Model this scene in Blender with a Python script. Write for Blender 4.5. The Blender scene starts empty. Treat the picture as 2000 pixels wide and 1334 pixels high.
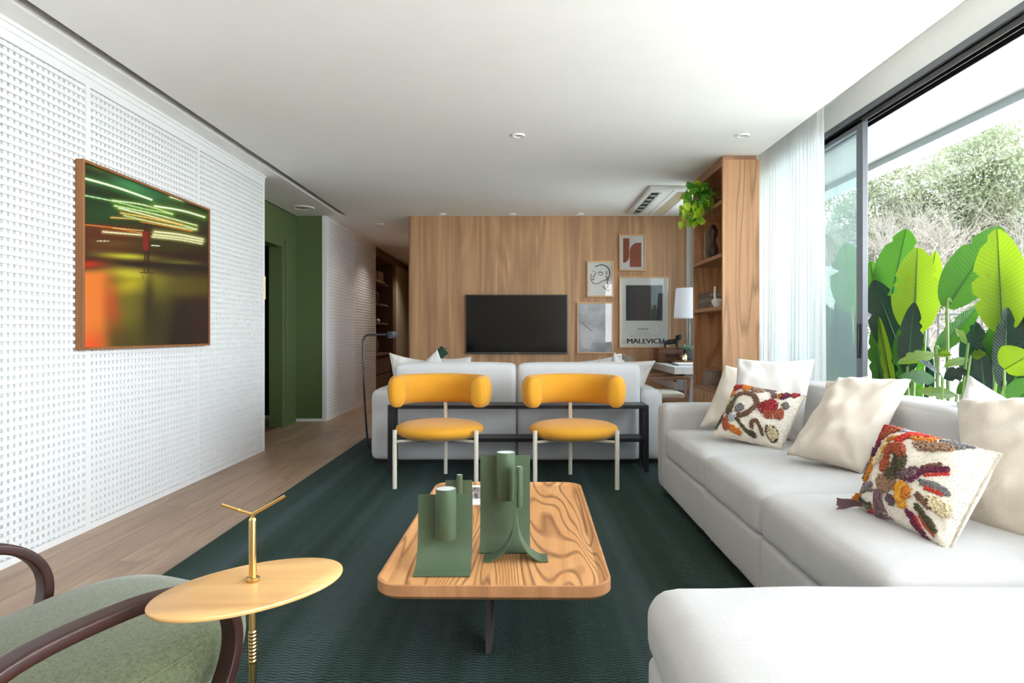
import bpy, bmesh, math, random
import numpy as np
from mathutils import Vector, Matrix, noise as mnoise
random.seed(7)
C = bpy.context.scene.collection
S = bpy.context.scene
PI = math.pi
# ------------------------------------------------------------------ camera, world, sun, exposure
F, VX, VY, H = 1300.0, 1020.0, 652.0, 1.15
cam_d = bpy.data.cameras.new('camera'); cam = bpy.data.objects.new('camera', cam_d); C.objects.link(cam)
cam.location = (0, 0, H); cam.rotation_euler = (PI/2, 0, 0)
cam_d.sensor_width = 36.0; cam_d.lens = F/2000*36.0
cam_d.shift_x = -(VX-1000)/2000; cam_d.shift_y = -(667-VY)/2000
cam_d.clip_start = 0.02; cam_d.clip_end = 300
S.camera = cam
S.view_settings.view_transform = 'Standard'; S.view_settings.look = 'None'
S.view_settings.exposure = 0.05; S.view_settings.gamma = 1.0; S.view_settings.use_curve_mapping = False
S.cycles.use_denoising = True
S.cycles.max_bounces = 10; S.cycles.diffuse_bounces = 6; S.cycles.transparent_max_bounces = 16
S.cycles.sample_clamp_indirect = 6.0
S.cycles.caustics_reflective = False; S.cycles.caustics_refractive = False
w = bpy.data.worlds.new('sky'); S.world = w; w.use_nodes = True
nt = w.node_tree; nt.nodes.clear()
o = nt.nodes.new('ShaderNodeOutputWorld'); bg = nt.nodes.new('ShaderNodeBackground')
tc = nt.nodes.new('ShaderNodeTexCoord'); sx = nt.nodes.new('ShaderNodeSeparateXYZ'); rp = nt.nodes.new('ShaderNodeValToRGB')
nt.links.new(tc.outputs['Generated'], sx.inputs[0]); nt.links.new(sx.outputs['Z'], rp.inputs[0])
rp.color_ramp.elements[0].position = 0.0; rp.color_ramp.elements[0].color = (0.95, 0.98, 1.0, 1)
rp.color_ramp.elements[1].position = 0.7; rp.color_ramp.elements[1].color = (0.74, 0.87, 1.0, 1)
nt.links.new(rp.outputs[0], bg.inputs[0]); bg.inputs[1].default_value = 12.0
nt.links.new(bg.outputs[0], o.inputs[0])
sd = bpy.data.lights.new('sun', 'SUN'); sun = bpy.data.objects.new('sun', sd); C.objects.link(sun)
sd.energy = 9.0; sd.angle = math.radians(0.6); sd.color = (1.0, 0.95, 0.86)
dirv = Vector((-0.36, -0.26, -0.90))
sun.rotation_euler = dirv.to_track_quat('-Z', 'Y').to_euler(); sun.location = (9, 8, 12)

def portal(loc, rot, sx_, sy_):
    l = bpy.data.lights.new('window_portal', 'AREA'); l.shape = 'RECTANGLE'; l.size = sx_; l.size_y = sy_
    l.cycles.is_portal = True
    ob = bpy.data.objects.new('window_portal', l); C.objects.link(ob); ob.location = loc; ob.rotation_euler = rot
portal((2.6, 3.2, 1.38), (0, PI/2, 0), 2.6, 11.0)
def area_fill(name, loc, tgt, sx_, sy_, e, col):
    l = bpy.data.lights.new(name, 'AREA'); l.shape = 'RECTANGLE'; l.size = sx_; l.size_y = sy_; l.energy = e; l.color = col
    ob = bpy.data.objects.new(name, l); C.objects.link(ob); ob.location = loc; ob.rotation_euler = (Vector(tgt)-Vector(loc)).to_track_quat('-Z', 'Z').to_euler()
# fill light added out of view at the window wall, brightening the interior
area_fill('fill_side', (2.28, -0.75, 1.5), (-2, 1.5, 2.9), 3.3, 2.3, 62, (1.0, 0.98, 0.95))

# ------------------------------------------------------------------ helpers
def at(px, py, d):
    return Vector(((px-VX)*d/F, d, H-(py-VY)*d/F))
def atX(px, py, X):
    return at(px, py, X*F/(px-VX))

class MB:
    """collects geometry in world coordinates"""
    def __init__(s): s.v = []; s.f = []; s.col = None; s.uv = None
    def add(s, vs, fs):
        n = len(s.v); s.v += [tuple(v) for v in vs]; s.f += [tuple(i+n for i in f) for f in fs]; return s
    def box(s, x0, x1, y0, y1, z0, z1, bev=0.0, seg=2, M=None):
        x0, x1 = min(x0, x1), max(x0, x1); y0, y1 = min(y0, y1), max(y0, y1); z0, z1 = min(z0, z1), max(z0, z1)
        vs = [(x, y, z) for z in (z0, z1) for y in (y0, y1) for x in (x0, x1)]
        fs = [(0, 2, 3, 1), (4, 5, 7, 6), (0, 1, 5, 4), (2, 6, 7, 3), (0, 4, 6, 2), (1, 3, 7, 5)]
        if bev > 0:
            bm = bmesh.new(); bv = [bm.verts.new(v) for v in vs]
            for f in fs: bm.faces.new([bv[i] for i in f])
            bmesh.ops.bevel(bm, geom=bm.edges[:], offset=bev, segments=seg, profile=0.5, affect='EDGES', clamp_overlap=True)
            bm.verts.index_update(); vs = [v.co.copy() for v in bm.verts]; fs = [[v.index for v in f.verts] for f in bm.faces]; bm.free()
        if M is not None: vs = [M @ Vector(v) for v in vs]
        return s.add(vs, fs)
    def tube(s, pts, r, n=10, cap=True, flat=None):
        pts = [Vector(p) for p in pts]; k = len(pts)
        rr = r if isinstance(r, (list, tuple)) else [r]*k
        tang = [(pts[min(i+1, k-1)]-pts[max(i-1, 0)]).normalized() for i in range(k)]
        up = Vector((0, 0, 1)) if abs(tang[0].z) < 0.9 else Vector((1, 0, 0))
        u = tang[0].cross(up).normalized(); vs = []; fs = []
        for i in range(k):
            u = (u - tang[i]*u.dot(tang[i])).normalized(); w_ = tang[i].cross(u)
            for j in range(n):
                a = 2*PI*j/n
                a_, b_ = (rr[i], rr[i]) if not isinstance(rr[i], (tuple, list)) else rr[i]
                vs.append(pts[i]+u*math.cos(a)*a_+w_*math.sin(a)*b_)
        for i in range(k-1):
            for j in range(n):
                fs.append((i*n+j, i*n+(j+1) % n, (i+1)*n+(j+1) % n, (i+1)*n+j))
        if cap: fs += [tuple(range(n-1, -1, -1)), tuple((k-1)*n+j for j in range(n))]
        return s.add(vs, fs)
    def sweep(s, pts, prof, side, cap=True):
        """sweep a closed 2-D profile (a along side, b along normal) on a planar path; side: constant vector"""
        pts = [Vector(p) for p in pts]; k = len(pts); side = Vector(side).normalized(); n = len(prof); vs = []; fs = []
        for i in range(k):
            t = (pts[min(i+1, k-1)]-pts[max(i-1, 0)]).normalized(); nn = side.cross(t).normalized()
            for a, b in prof: vs.append(pts[i]+side*a+nn*b)
        for i in range(k-1):
            for j in range(n): fs.append((i*n+j, i*n+(j+1) % n, (i+1)*n+(j+1) % n, (i+1)*n+j))
        if cap: fs += [tuple(range(n-1, -1, -1)), tuple((k-1)*n+j for j in range(n))]
        return s.add(vs, fs)
    def lathe(s, prof, c=(0, 0, 0), n=28, sx=1.0, sy=1.0, rot=0.0):
        vs = []; fs = []; k = len(prof)
        for r, z in prof:
            for j in range(n):
                a = 2*PI*j/n; x = r*math.cos(a)*sx; y = r*math.sin(a)*sy
                vs.append((c[0]+x*math.cos(rot)-y*math.sin(rot), c[1]+x*math.sin(rot)+y*math.cos(rot), c[2]+z))
        for i in range(k-1):
            for j in range(n): fs.append((i*n+j, i*n+(j+1) % n, (i+1)*n+(j+1) % n, (i+1)*n+j))
        if prof[0][0] > 1e-5: fs.append(tuple(range(n-1, -1, -1)))
        if prof[-1][0] > 1e-5: fs.append(tuple((k-1)*n+j for j in range(n)))
        return s.add(vs, fs)
    def prism(s, poly, z0, z1):
        n = len(poly); vs = [(x, y, z0) for x, y in poly]+[(x, y, z1) for x, y in poly]
        fs = [tuple(range(n-1, -1, -1)), tuple(range(n, 2*n))]+[(i, (i+1) % n, n+(i+1) % n, n+i) for i in range(n)]
        return s.add(vs, fs)
    def quad(s, a, b, c, d): return s.add([a, b, c, d], [(0, 1, 2, 3)])
    def grid(s, P):
        """P: rows of points"""
        k = len(P); n = len(P[0])
        return s.add([p for r in P for p in r], [(i*n+j, i*n+j+1, (i+1)*n+j+1, (i+1)*n+j) for i in range(k-1) for j in range(n-1)])
    def ball(s, c, r, n=8, m=6, sc=(1, 1, 1)):
        prof = [(r*math.sin(PI*i/m), -r*math.cos(PI*i/m)) for i in range(m+1)]; prof[0] = (0.0001, prof[0][1]); prof[-1] = (0.0001, prof[-1][1])
        vs = []; fs = []
        for rr, z in prof:
            for j in range(n): a = 2*PI*j/n; vs.append((c[0]+rr*math.cos(a)*sc[0], c[1]+rr*math.sin(a)*sc[1], c[2]+z*sc[2]))
        for i in range(m):
            for j in range(n): fs.append((i*n+j, i*n+(j+1) % n, (i+1)*n+(j+1) % n, (i+1)*n+j))
        return s.add(vs, fs)
    def build(s, name, mat, parent=None, smooth=True, ang=38, kind=None, label=None):
        me = bpy.data.meshes.new(name)
        off = root_loc(parent) if parent is not None else Vector((0, 0, 0))
        me.from_pydata([(v[0]-off.x, v[1]-off.y, v[2]-off.z) for v in s.v], [], s.f)
        if s.uv is not None:
            uvl = me.uv_layers.new(name='UVMap'); idx = np.zeros(len(me.loops), dtype=np.int32); me.loops.foreach_get('vertex_index', idx)
            uvl.data.foreach_set('uv', np.array(s.uv, dtype=np.float32)[idx].ravel())
        if s.col is not None:
            ca = me.color_attributes.new('Col', 'FLOAT_COLOR', 'POINT'); ca.data.foreach_set('color', np.array(s.col, dtype=np.float32).ravel())
        if smooth:
            me.polygons.foreach_set('use_smooth', [True]*len(me.polygons))
            try: me.set_sharp_from_angle(angle=math.radians(ang))
            except Exception: pass
        me.update()
        if mat: me.materials.append(mat)
        ob = bpy.data.objects.new(name, me); C.objects.link(ob)
        if parent is not None: ob.parent = parent
        if kind: ob['kind'] = kind
        if label: ob['label'] = label
        return ob
def root_loc(o):
    while o.parent is not None: o = o.parent
    return Vector(o.location)
def thing(name, label, cat, loc=(0, 0, 0), group=None):
    o = bpy.data.objects.new(name, None); C.objects.link(o); o.location = loc; o.empty_display_size = 0.05
    return tag(o, label, cat, group)
def tag(o, label, cat, group=None):
    o['label'] = label; o['category'] = cat
    if group: o['group'] = group
    return o
def sroot(name, loc=(0, 0, 0)):
    o = bpy.data.objects.new(name, None); C.objects.link(o); o.location = loc; o['kind'] = 'structure'; o.empty_display_size = 0.05
    return o
def child_copy(mesh_ob, parent, loc=(0, 0, 0), rot=None, name=None):
    c = bpy.data.objects.new(name or mesh_ob.name.split('.')[0], mesh_ob.data); C.objects.link(c); c.parent = parent; c.location = loc
    if rot is not None: c.rotation_euler = rot
    return c
def copy_tree(o, parent=None):
    c = o.copy(); C.objects.link(c); c.parent = parent
    for ch in list(o.children): copy_tree(ch, c)
    return c
def catmull(P, n=8):
    P = [Vector(p) for p in P]; Q = [2*P[0]-P[1]]+P+[2*P[-1]-P[-2]]; out = []
    for i in range(1, len(Q)-2):
        for k in range(n):
            t = k/n; a, b, c, d = Q[i-1], Q[i], Q[i+1], Q[i+2]
            out.append(0.5*((2*b)+(c-a)*t+(2*a-5*b+4*c-d)*t*t+(3*b-a-3*c+d)*t**3))
    out.append(P[-1]); return out
def rrect(x0, x1, y0, y1, r, n=6):
    out = []
    for cx, cy, a0 in ((x1-r, y1-r, 0), (x0+r, y1-r, 90), (x0+r, y0+r, 180), (x1-r, y0+r, 270)):
        for i in range(n+1):
            a = math.radians(a0+90*i/n); out.append((cx+r*math.cos(a), cy+r*math.sin(a)))
    return out

# ------------------------------------------------------------------ materials
def srgb(r, g, b):
    f = lambda c: (c/255/12.92) if c/255 <= 0.04045 else ((c/255+0.055)/1.055)**2.4
    return (f(r), f(g), f(b), 1)
MATS = {}
def new_mat(name):
    m = bpy.data.materials.new(name); m.use_nodes = True; n = m.node_tree; b = n.nodes['Principled BSDF']; return m, n, b
def L(n, a, b): n.links.new(a, b)
def N(n, t, **kw):
    x = n.nodes.new(t)
    for k, v in kw.items(): setattr(x, k, v)
    return x
def coords(n, scale=(1, 1, 1), rot=(0, 0, 0), out='Object'):
    t = N(n, 'ShaderNodeTexCoord'); mp = N(n, 'ShaderNodeMapping'); mp.inputs['Scale'].default_value = scale; mp.inputs['Rotation'].default_value = rot
    L(n, t.outputs[out], mp.inputs[0]); return mp.outputs[0]
def noise_(n, vec, scale, detail=2, rough=0.5, dist=0):
    x = N(n, 'ShaderNodeTexNoise'); x.inputs['Scale'].default_value = scale; x.inputs['Detail'].default_value = detail
    x.inputs['Roughness'].default_value = rough; x.inputs['Distortion'].default_value = dist; L(n, vec, x.inputs['Vector']); return x.outputs['Fac']
def ramp(n, fac, stops):
    r = N(n, 'ShaderNodeValToRGB'); e = r.color_ramp.elements
    e[0].position, e[0].color = stops[0]; e[1].position, e[1].color = stops[-1]
    for p, c in stops[1:-1]: q = e.new(p); q.color = c
    L(n, fac, r.inputs[0]); return r.outputs[0]
def mathn(n, op, a, b=None):
    x = N(n, 'ShaderNodeMath', operation=op)
    for i, v in enumerate((a, b)):
        if v is None: continue
        if isinstance(v, (int, float)): x.inputs[i].default_value = v
        else: L(n, v, x.inputs[i])
    return x.outputs[0]
def mixc(n, fac, a, b, mode='MIX'):
    x = N(n, 'ShaderNodeMix', data_type='RGBA', blend_type=mode)
    for i, v in ((0, fac), (6, a), (7, b)):
        if isinstance(v, (int, float)): x.inputs[i].default_value = v
        elif isinstance(v, tuple): x.inputs[i].default_value = v
        else: L(n, v, x.inputs[i])
    return x.outputs[2]
def bump(n, b, hgt, strength=0.3, dist=0.002):
    x = N(n, 'ShaderNodeBump'); x.inputs['Strength'].default_value = strength; x.inputs['Distance'].default_value = dist
    L(n, hgt, x.inputs['Height']); L(n, x.outputs[0], b.inputs['Normal'])
def plain(name, col, rough=0.5, metal=0.0, nz=0.04, scale=30, bmp=0.0, coat=0.0):
    m, n, b = new_mat(name); v = coords(n)
    f = noise_(n, v, scale, 4)
    c2 = tuple(min(1, c*(1-nz*2)) for c in col[:3])+(1,); c1 = tuple(min(1, c*(1+nz)) for c in col[:3])+(1,)
    L(n, ramp(n, f, [(0.3, c2), (0.7, c1)]), b.inputs['Base Color'])
    b.inputs['Roughness'].default_value = rough; b.inputs['Metallic'].default_value = metal
    if coat: b.inputs['Coat Weight'].default_value = coat
    if bmp: bump(n, b, f, bmp)
    return m
def fabric(name, col, scale=700, rough=0.95, var=0.06, bmp=0.35, big=6, sheen=0.3, dist=0.0015):
    m, n, b = new_mat(name); v = coords(n)
    va = coords(n, (1, 1, 0.22)); vb = coords(n, (0.22, 0.22, 1))
    f1 = noise_(n, va, scale, 2); f2 = noise_(n, vb, scale, 2); fine = mathn(n, 'MULTIPLY', mathn(n, 'ADD', f1, f2), 0.5)
    lg = noise_(n, v, big, 3, 0.6)
    mixf = mathn(n, 'ADD', mathn(n, 'MULTIPLY', fine, 0.7), mathn(n, 'MULTIPLY', lg, 0.3))
    c2 = tuple(c*(1-var*2.2) for c in col[:3])+(1,); c1 = tuple(min(1, c*(1+var)) for c in col[:3])+(1,)
    L(n, ramp(n, mixf, [(0.35, c2), (0.62, c1)]), b.inputs['Base Color'])
    b.inputs['Roughness'].default_value = rough; b.inputs['Sheen Weight'].default_value = sheen
    b.inputs['Specular IOR Level'].default_value = 0.2
    bump(n, b, fine, bmp, dist)
    return m
def wood(name, cl, cm, cd, axis='Z', grain=1.0, rings=9.0, ring_amt=0.5, rough=0.45, bands=0.0, across='X', coat=0.0, sharp=False, stretch=0.1):
    """cl light, cm mid, cd dark; grain runs along axis"""
    m, n, b = new_mat(name)
    st = {'X': (stretch, 1, 1), 'Y': (1, stretch, 1), 'Z': (1, 1, stretch)}[axis]
    st = tuple(s*grain for s in st)
    fs = {'X': (0.025, 1, 1), 'Y': (1, 0.025, 1), 'Z': (1, 1, 0.025)}[axis]
    v = coords(n, st); vf = coords(n, fs)
    big = noise_(n, v, 2.6, 2, 0.45, 0.5)
    r = mathn(n, 'FRACT', mathn(n, 'MULTIPLY', big, rings))
    r2 = mathn(n, 'ABSOLUTE', mathn(n, 'SUBTRACT', r, 0.5))   # 0 .. .5, dark line where small
    line = mathn(n, 'SUBTRACT', 1.0, mathn(n, 'MINIMUM', mathn(n, 'MULTIPLY', r2, 4.5 if sharp else 2.0), 1.0))
    pores = noise_(n, vf, 160, 3, 0.6)
    soft = noise_(n, vf, 22, 3, 0.6)
    base = ramp(n, soft, [(0.3, cm), (0.7, cl)])
    amt = mathn(n, 'MULTIPLY', line, ring_amt)
    amt = mathn(n, 'MULTIPLY', amt, mathn(n, 'ADD', mathn(n, 'MULTIPLY', soft, 1.3), 0.3))
    col = mixc(n, amt, base, cd)
    pf = mathn(n, 'MULTIPLY', mathn(n, 'GREATER_THAN', pores, 0.62), 0.22)
    col = mixc(n, pf, col, cd)
    if bands:
        bsc = {'X': (1, 0, 0), 'Y': (0, 1, 0)}[across]
        vb_ = coords(n, bsc); bb = noise_(n, vb_, 3.4, 2, 0.5)
        hi = ramp(n, bb, [(0.5, (0, 0, 0, 1)), (0.62, (1, 1, 1, 1))])
        hi = mathn(n, 'MULTIPLY', hi, bands)
        col = mixc(n, hi, col, cl)
    L(n, col, b.inputs['Base Color']); b.inputs['Roughness'].default_value = rough
    if coat: b.inputs['Coat Weight'].default_value = coat; b.inputs['Coat Roughness'].default_value = 0.15
    bump(n, b, pores, 0.08, 0.001)
    return m
def attr_mat(name, rough=0.3, coat=0.0):
    m, n, b = new_mat(name); a = N(n, 'ShaderNodeVertexColor'); a.layer_name = 'Col'; L(n, a.outputs[0], b.inputs['Base Color'])
    b.inputs['Roughness'].default_value = rough
    if coat: b.inputs['Coat Weight'].default_value = coat; b.inputs['Coat Roughness'].default_value = 0.03
    return m
def glass_mat(name, tint=(0.93, 0.97, 0.96, 1), gloss=0.3):
    m = bpy.data.materials.new(name); m.use_nodes = True; n = m.node_tree; n.nodes.clear()
    out = N(n, 'ShaderNodeOutputMaterial'); mx = N(n, 'ShaderNodeMixShader'); tr = N(n, 'ShaderNodeBsdfTransparent'); gl = N(n, 'ShaderNodeBsdfGlossy')
    fr = N(n, 'ShaderNodeFresnel'); fr.inputs[0].default_value = 1.45
    tr.inputs[0].default_value = tint; gl.inputs['Roughness'].default_value = 0.01
    L(n, mathn(n, 'MULTIPLY', fr.outputs[0], gloss), mx.inputs[0])
    L(n, tr.outputs[0], mx.inputs[1]); L(n, gl.outputs[0], mx.inputs[2]); L(n, mx.outputs[0], out.inputs[0]); return m
def sheer_mat(name, col=(0.93, 0.95, 0.98, 1), opac=0.8):
    m = bpy.data.materials.new(name); m.use_nodes = True; n = m.node_tree; n.nodes.clear()
    out = N(n, 'ShaderNodeOutputMaterial'); mx = N(n, 'ShaderNodeMixShader'); m2 = N(n, 'ShaderNodeMixShader')
    tr = N(n, 'ShaderNodeBsdfTransparent'); di = N(n, 'ShaderNodeBsdfDiffuse'); tl = N(n, 'ShaderNodeBsdfTranslucent')
    v = coords(n, (1, 1, 0.15)); f = noise_(n, v, 400, 2)
    di.inputs[0].default_value = col; tl.inputs[0].default_value = col
    m2.inputs[0].default_value = 0.5; L(n, di.outputs[0], m2.inputs[1]); L(n, tl.outputs[0], m2.inputs[2])
    L(n, mathn(n, 'ADD', mathn(n, 'MULTIPLY', f, 0.25), opac-0.12), mx.inputs[0]); L(n, tr.outputs[0], mx.inputs[1]); L(n, m2.outputs[0], mx.inputs[2])
    L(n, mx.outputs[0], out.inputs[0]); return m
def leaf_mat(name, col, tcol, veins=26.0, rough=0.35, tl=0.45):
    m = bpy.data.materials.new(name); m.use_nodes = True; n = m.node_tree; n.nodes.clear()
    out = N(n, 'ShaderNodeOutputMaterial'); mx = N(n, 'ShaderNodeMixShader'); p = N(n, 'ShaderNodeBsdfPrincipled'); t = N(n, 'ShaderNodeBsdfTranslucent')
    uv = N(n, 'ShaderNodeTexCoord'); sp = N(n, 'ShaderNodeSeparateXYZ'); L(n, uv.outputs['UV'], sp.inputs[0])
    au = mathn(n, 'ABSOLUTE', sp.outputs['X'])
    ph = mathn(n, 'MULTIPLY', mathn(n, 'SUBTRACT', sp.outputs['Y'], mathn(n, 'MULTIPLY', au, 0.12)), veins)
    fr = mathn(n, 'ABSOLUTE', mathn(n, 'SUBTRACT', mathn(n, 'FRACT', ph), 0.5))
    vein = mathn(n, 'MULTIPLY', mathn(n, 'SUBTRACT', 1.0, mathn(n, 'MINIMUM', mathn(n, 'MULTIPLY', fr, 5.0), 1.0)), 0.35)
    nz = noise_(n, coords(n), 5, 3)
    dark = tuple(c*0.45 for c in col[:3])+(1,)
    c = mixc(n, vein, ramp(n, nz, [(0.3, tuple(c*0.8 for c in col[:3])+(1,)), (0.7, col)]), dark)
    L(n, c, p.inputs['Base Color']); p.inputs['Roughness'].default_value = rough
    L(n, mixc(n, vein, tcol, tuple(c*0.5 for c in tcol[:3])+(1,)), t.inputs[0])
    b_ = N(n, 'ShaderNodeBump'); b_.inputs['Strength'].default_value = 0.4; b_.inputs['Distance'].default_value = 0.004; L(n, fr, b_.inputs['Height']); L(n, b_.outputs[0], p.inputs['Normal'])
    mx.inputs[0].default_value = tl; L(n, p.outputs[0], mx.inputs[1]); L(n, t.outputs[0], mx.inputs[2]); L(n, mx.outputs[0], out.inputs[0]); return m

M = MATS
M['white'] = plain('white_paint', srgb(236, 236, 234), 0.6, nz=0.01)
M['ceil'] = plain('ceiling_paint', srgb(247, 246, 244), 0.8, nz=0.008, scale=3)
M['lattice'] = plain('white_lacquer', srgb(236, 237, 238), 0.42, nz=0.01)
M['dark'] = plain('dark_gap', srgb(30, 28, 26), 0.8)
M['green'] = plain('green_lacquer', srgb(86, 104, 64), 0.45, nz=0.02, scale=2)
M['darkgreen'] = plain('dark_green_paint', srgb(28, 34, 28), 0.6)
M['alu'] = plain('grey_aluminium', srgb(98, 100, 106), 0.38, 0.35, nz=0.02)
M['aludark'] = plain('dark_aluminium', srgb(50, 49, 50), 0.4, 0.4)
M['soffit'] = plain('rough_render', srgb(190, 190, 188), 0.9, nz=0.08, scale=120, bmp=0.6)
M['black'] = plain('black_metal', srgb(38, 38, 44), 0.38, 0.3, nz=0.02)
M['lampgrey'] = plain('charcoal_metal', srgb(60, 62, 68), 0.4, 0.3)
M['cream_metal'] = plain('cream_metal', srgb(222, 216, 200), 0.4, nz=0.01)
M['yellow'] = fabric('yellow_wool', srgb(222, 158, 46), 900, 0.8, 0.03, 0.15, sheen=0.2, dist=0.0008)
M['sofa'] = fabric('white_linen', srgb(190, 188, 187), 420, 0.95, 0.035, 0.35, 8, 0.1)
M['sofa2'] = fabric('pale_grey_linen', srgb(208, 209, 212), 420, 0.95, 0.03, 0.3, 8)
M['pillow_white'] = fabric('white_cotton', srgb(210, 207, 204), 600, 0.95, 0.03, 0.25)
M['pillow_beige'] = fabric('beige_linen', srgb(204, 193, 179), 380, 0.95, 0.05, 0.45)
M['pile'] = fabric('cream_pile', srgb(228, 221, 208), 260, 1.0, 0.04, 0.5)
M['armchair'] = fabric('green_tweed', srgb(98, 104, 76), 950, 0.95, 0.3, 0.5, 90, dist=0.001)
M['brown'] = wood('dark_walnut', srgb(60, 28, 21), srgb(46, 21, 16), srgb(24, 11, 9), 'Y', 1.0, 6, 0.3, 0.42)
M['brass'] = plain('polished_brass', srgb(212, 180, 118), 0.2, 1.0, nz=0.01)
M['gunmetal'] = plain('grey_steel', srgb(112, 104, 108), 0.4, 0.5)
M['vase'] = plain('sage_green_metal', srgb(80, 98, 74), 0.42, 0.0, nz=0.02)
M['vase_in'] = plain('pale_inside', srgb(200, 206, 206), 0.6)
M['oak'] = wood('oak_top', srgb(222, 166, 112), srgb(202, 142, 90), srgb(108, 62, 32), 'Y', 1.5, 26, 0.8, 0.38, sharp=True, stretch=0.10)
M['oakedge'] = wood('oak_edge', srgb(214, 158, 110), srgb(190, 132, 88), srgb(120, 74, 44), 'Z', 1.0, 9, 0.4, 0.45)
M['sidetop'] = wood('blond_oak', srgb(226, 182, 122), srgb(212, 164, 104), srgb(180, 128, 76), 'X', 1.6, 9, 0.35, 0.4)
M['veneer'] = wood('walnut_veneer', srgb(208, 164, 120), srgb(170, 128, 94), srgb(122, 84, 58), 'Z', 1.0, 8, 0.4, 0.5, bands=0.5)
M['shelfwood'] = wood('shelf_wood', srgb(214, 164, 120), srgb(190, 140, 100), srgb(128, 84, 54), 'Z', 1.1, 10, 0.6, 0.5, sharp=True)
M['shelfwood_h'] = wood('shelf_board_wood', srgb(190, 144, 108), srgb(164, 120, 90), srgb(112, 74, 50), 'Y', 1.0, 6, 0.3, 0.5)
M['niche'] = wood('dark_niche_wood', srgb(124, 96, 76), srgb(98, 74, 57), srgb(62, 45, 35), 'Z', 1.0, 6, 0.3, 0.55)
M['framewood'] = wood('frame_wood', srgb(226, 184, 140), srgb(208, 164, 120), srgb(176, 132, 92), 'Z', 1.0, 5, 0.2, 0.5)
M['framebrown'] = wood('frame_brown', srgb(160, 108, 64), srgb(136, 86, 48), srgb(96, 56, 30), 'Z', 1.0, 5, 0.2, 0.5)
M['deskwood'] = wood('desk_brown_wood', srgb(120, 74, 50), srgb(92, 54, 36), srgb(52, 30, 20), 'X', 1.0, 6, 0.3, 0.4)
M['greybeige'] = plain('beige_lacquer', srgb(186, 172, 146), 0.5, nz=0.02)
M['desk'] = plain('pale_grey_laminate', srgb(206, 206, 208), 0.5, nz=0.02)
M['desk_leg'] = plain('grey_desk_support', srgb(132, 132, 138), 0.5)
M['paper'] = plain('paper', srgb(246, 245, 242), 0.7, nz=0.01)
M['ink'] = plain('dark_ink', srgb(52, 58, 62), 0.7)
M['sheer'] = sheer_mat('sheer_voile', (0.90, 0.90, 0.91, 1), 0.86)
M['glass'] = glass_mat('clear_glass', (0.93, 0.97, 0.97, 1), 0.35)
M['glass_clear'] = glass_mat('balcony_glass', (0.98, 0.99, 0.99, 1), 0.12)
M['screen'] = plain('tv_screen', srgb(5, 6, 9), 0.12, nz=0.0); 
M['terracotta'] = plain('terracotta_print', srgb(168, 92, 70), 0.7, nz=0.03)
M['shade'] = sheer_mat('lamp_shade_cloth', (0.93, 0.93, 0.97, 1), 1.0)
M['led'] = None
def emit(name, col, st):
    m = bpy.data.materials.new(name); m.use_nodes = True; n = m.node_tree; n.nodes.clear(); o_ = N(n, 'ShaderNodeOutputMaterial'); e = N(n, 'ShaderNodeEmission')
    e.inputs[0].default_value = col; e.inputs[1].default_value = st; L(n, e.outputs[0], o_.inputs[0]); return m
M['grille'] = plain('speaker_mesh', srgb(196, 196, 192), 0.7, nz=0.1, scale=400)
M['bulb'] = emit('lamp_glow', (1, 0.95, 0.88, 1), 1.2)
# floor plank wood
def plank_mat():
    m, n, b = new_mat('oak_plank')
    oi = N(n, 'ShaderNodeObjectInfo'); t = N(n, 'ShaderNodeTexCoord'); ad = N(n, 'ShaderNodeVectorMath', operation='ADD'); sc = N(n, 'ShaderNodeVectorMath', operation='SCALE')
    cmb = N(n, 'ShaderNodeCombineXYZ')
    for i in range(3): L(n, oi.outputs['Random'], cmb.inputs[i])
    L(n, cmb.outputs[0], sc.inputs[0]); sc.inputs['Scale'].default_value = 40
    L(n, t.outputs['Object'], ad.inputs[0]); L(n, sc.outputs[0], ad.inputs[1])
    mp = N(n, 'ShaderNodeMapping'); mp.inputs['Scale'].default_value = (1, 0.12, 1); L(n, ad.outputs[0], mp.inputs[0])
    f = noise_(n, mp.outputs[0], 9, 5, 0.65, 0.6)
    base = ramp(n, f, [(0.25, srgb(132, 104, 82)), (0.5, srgb(168, 140, 116)), (0.75, srgb(190, 164, 140))])
    v = mixc(n, mathn(n, 'MULTIPLY', oi.outputs['Random'], 0.4), base, srgb(138, 112, 94))
    L(n, v, b.inputs['Base Color']); b.inputs['Roughness'].default_value = 0.38; bump(n, b, f, 0.05, 0.002)
    return m
M['plank'] = plank_mat()
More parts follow.
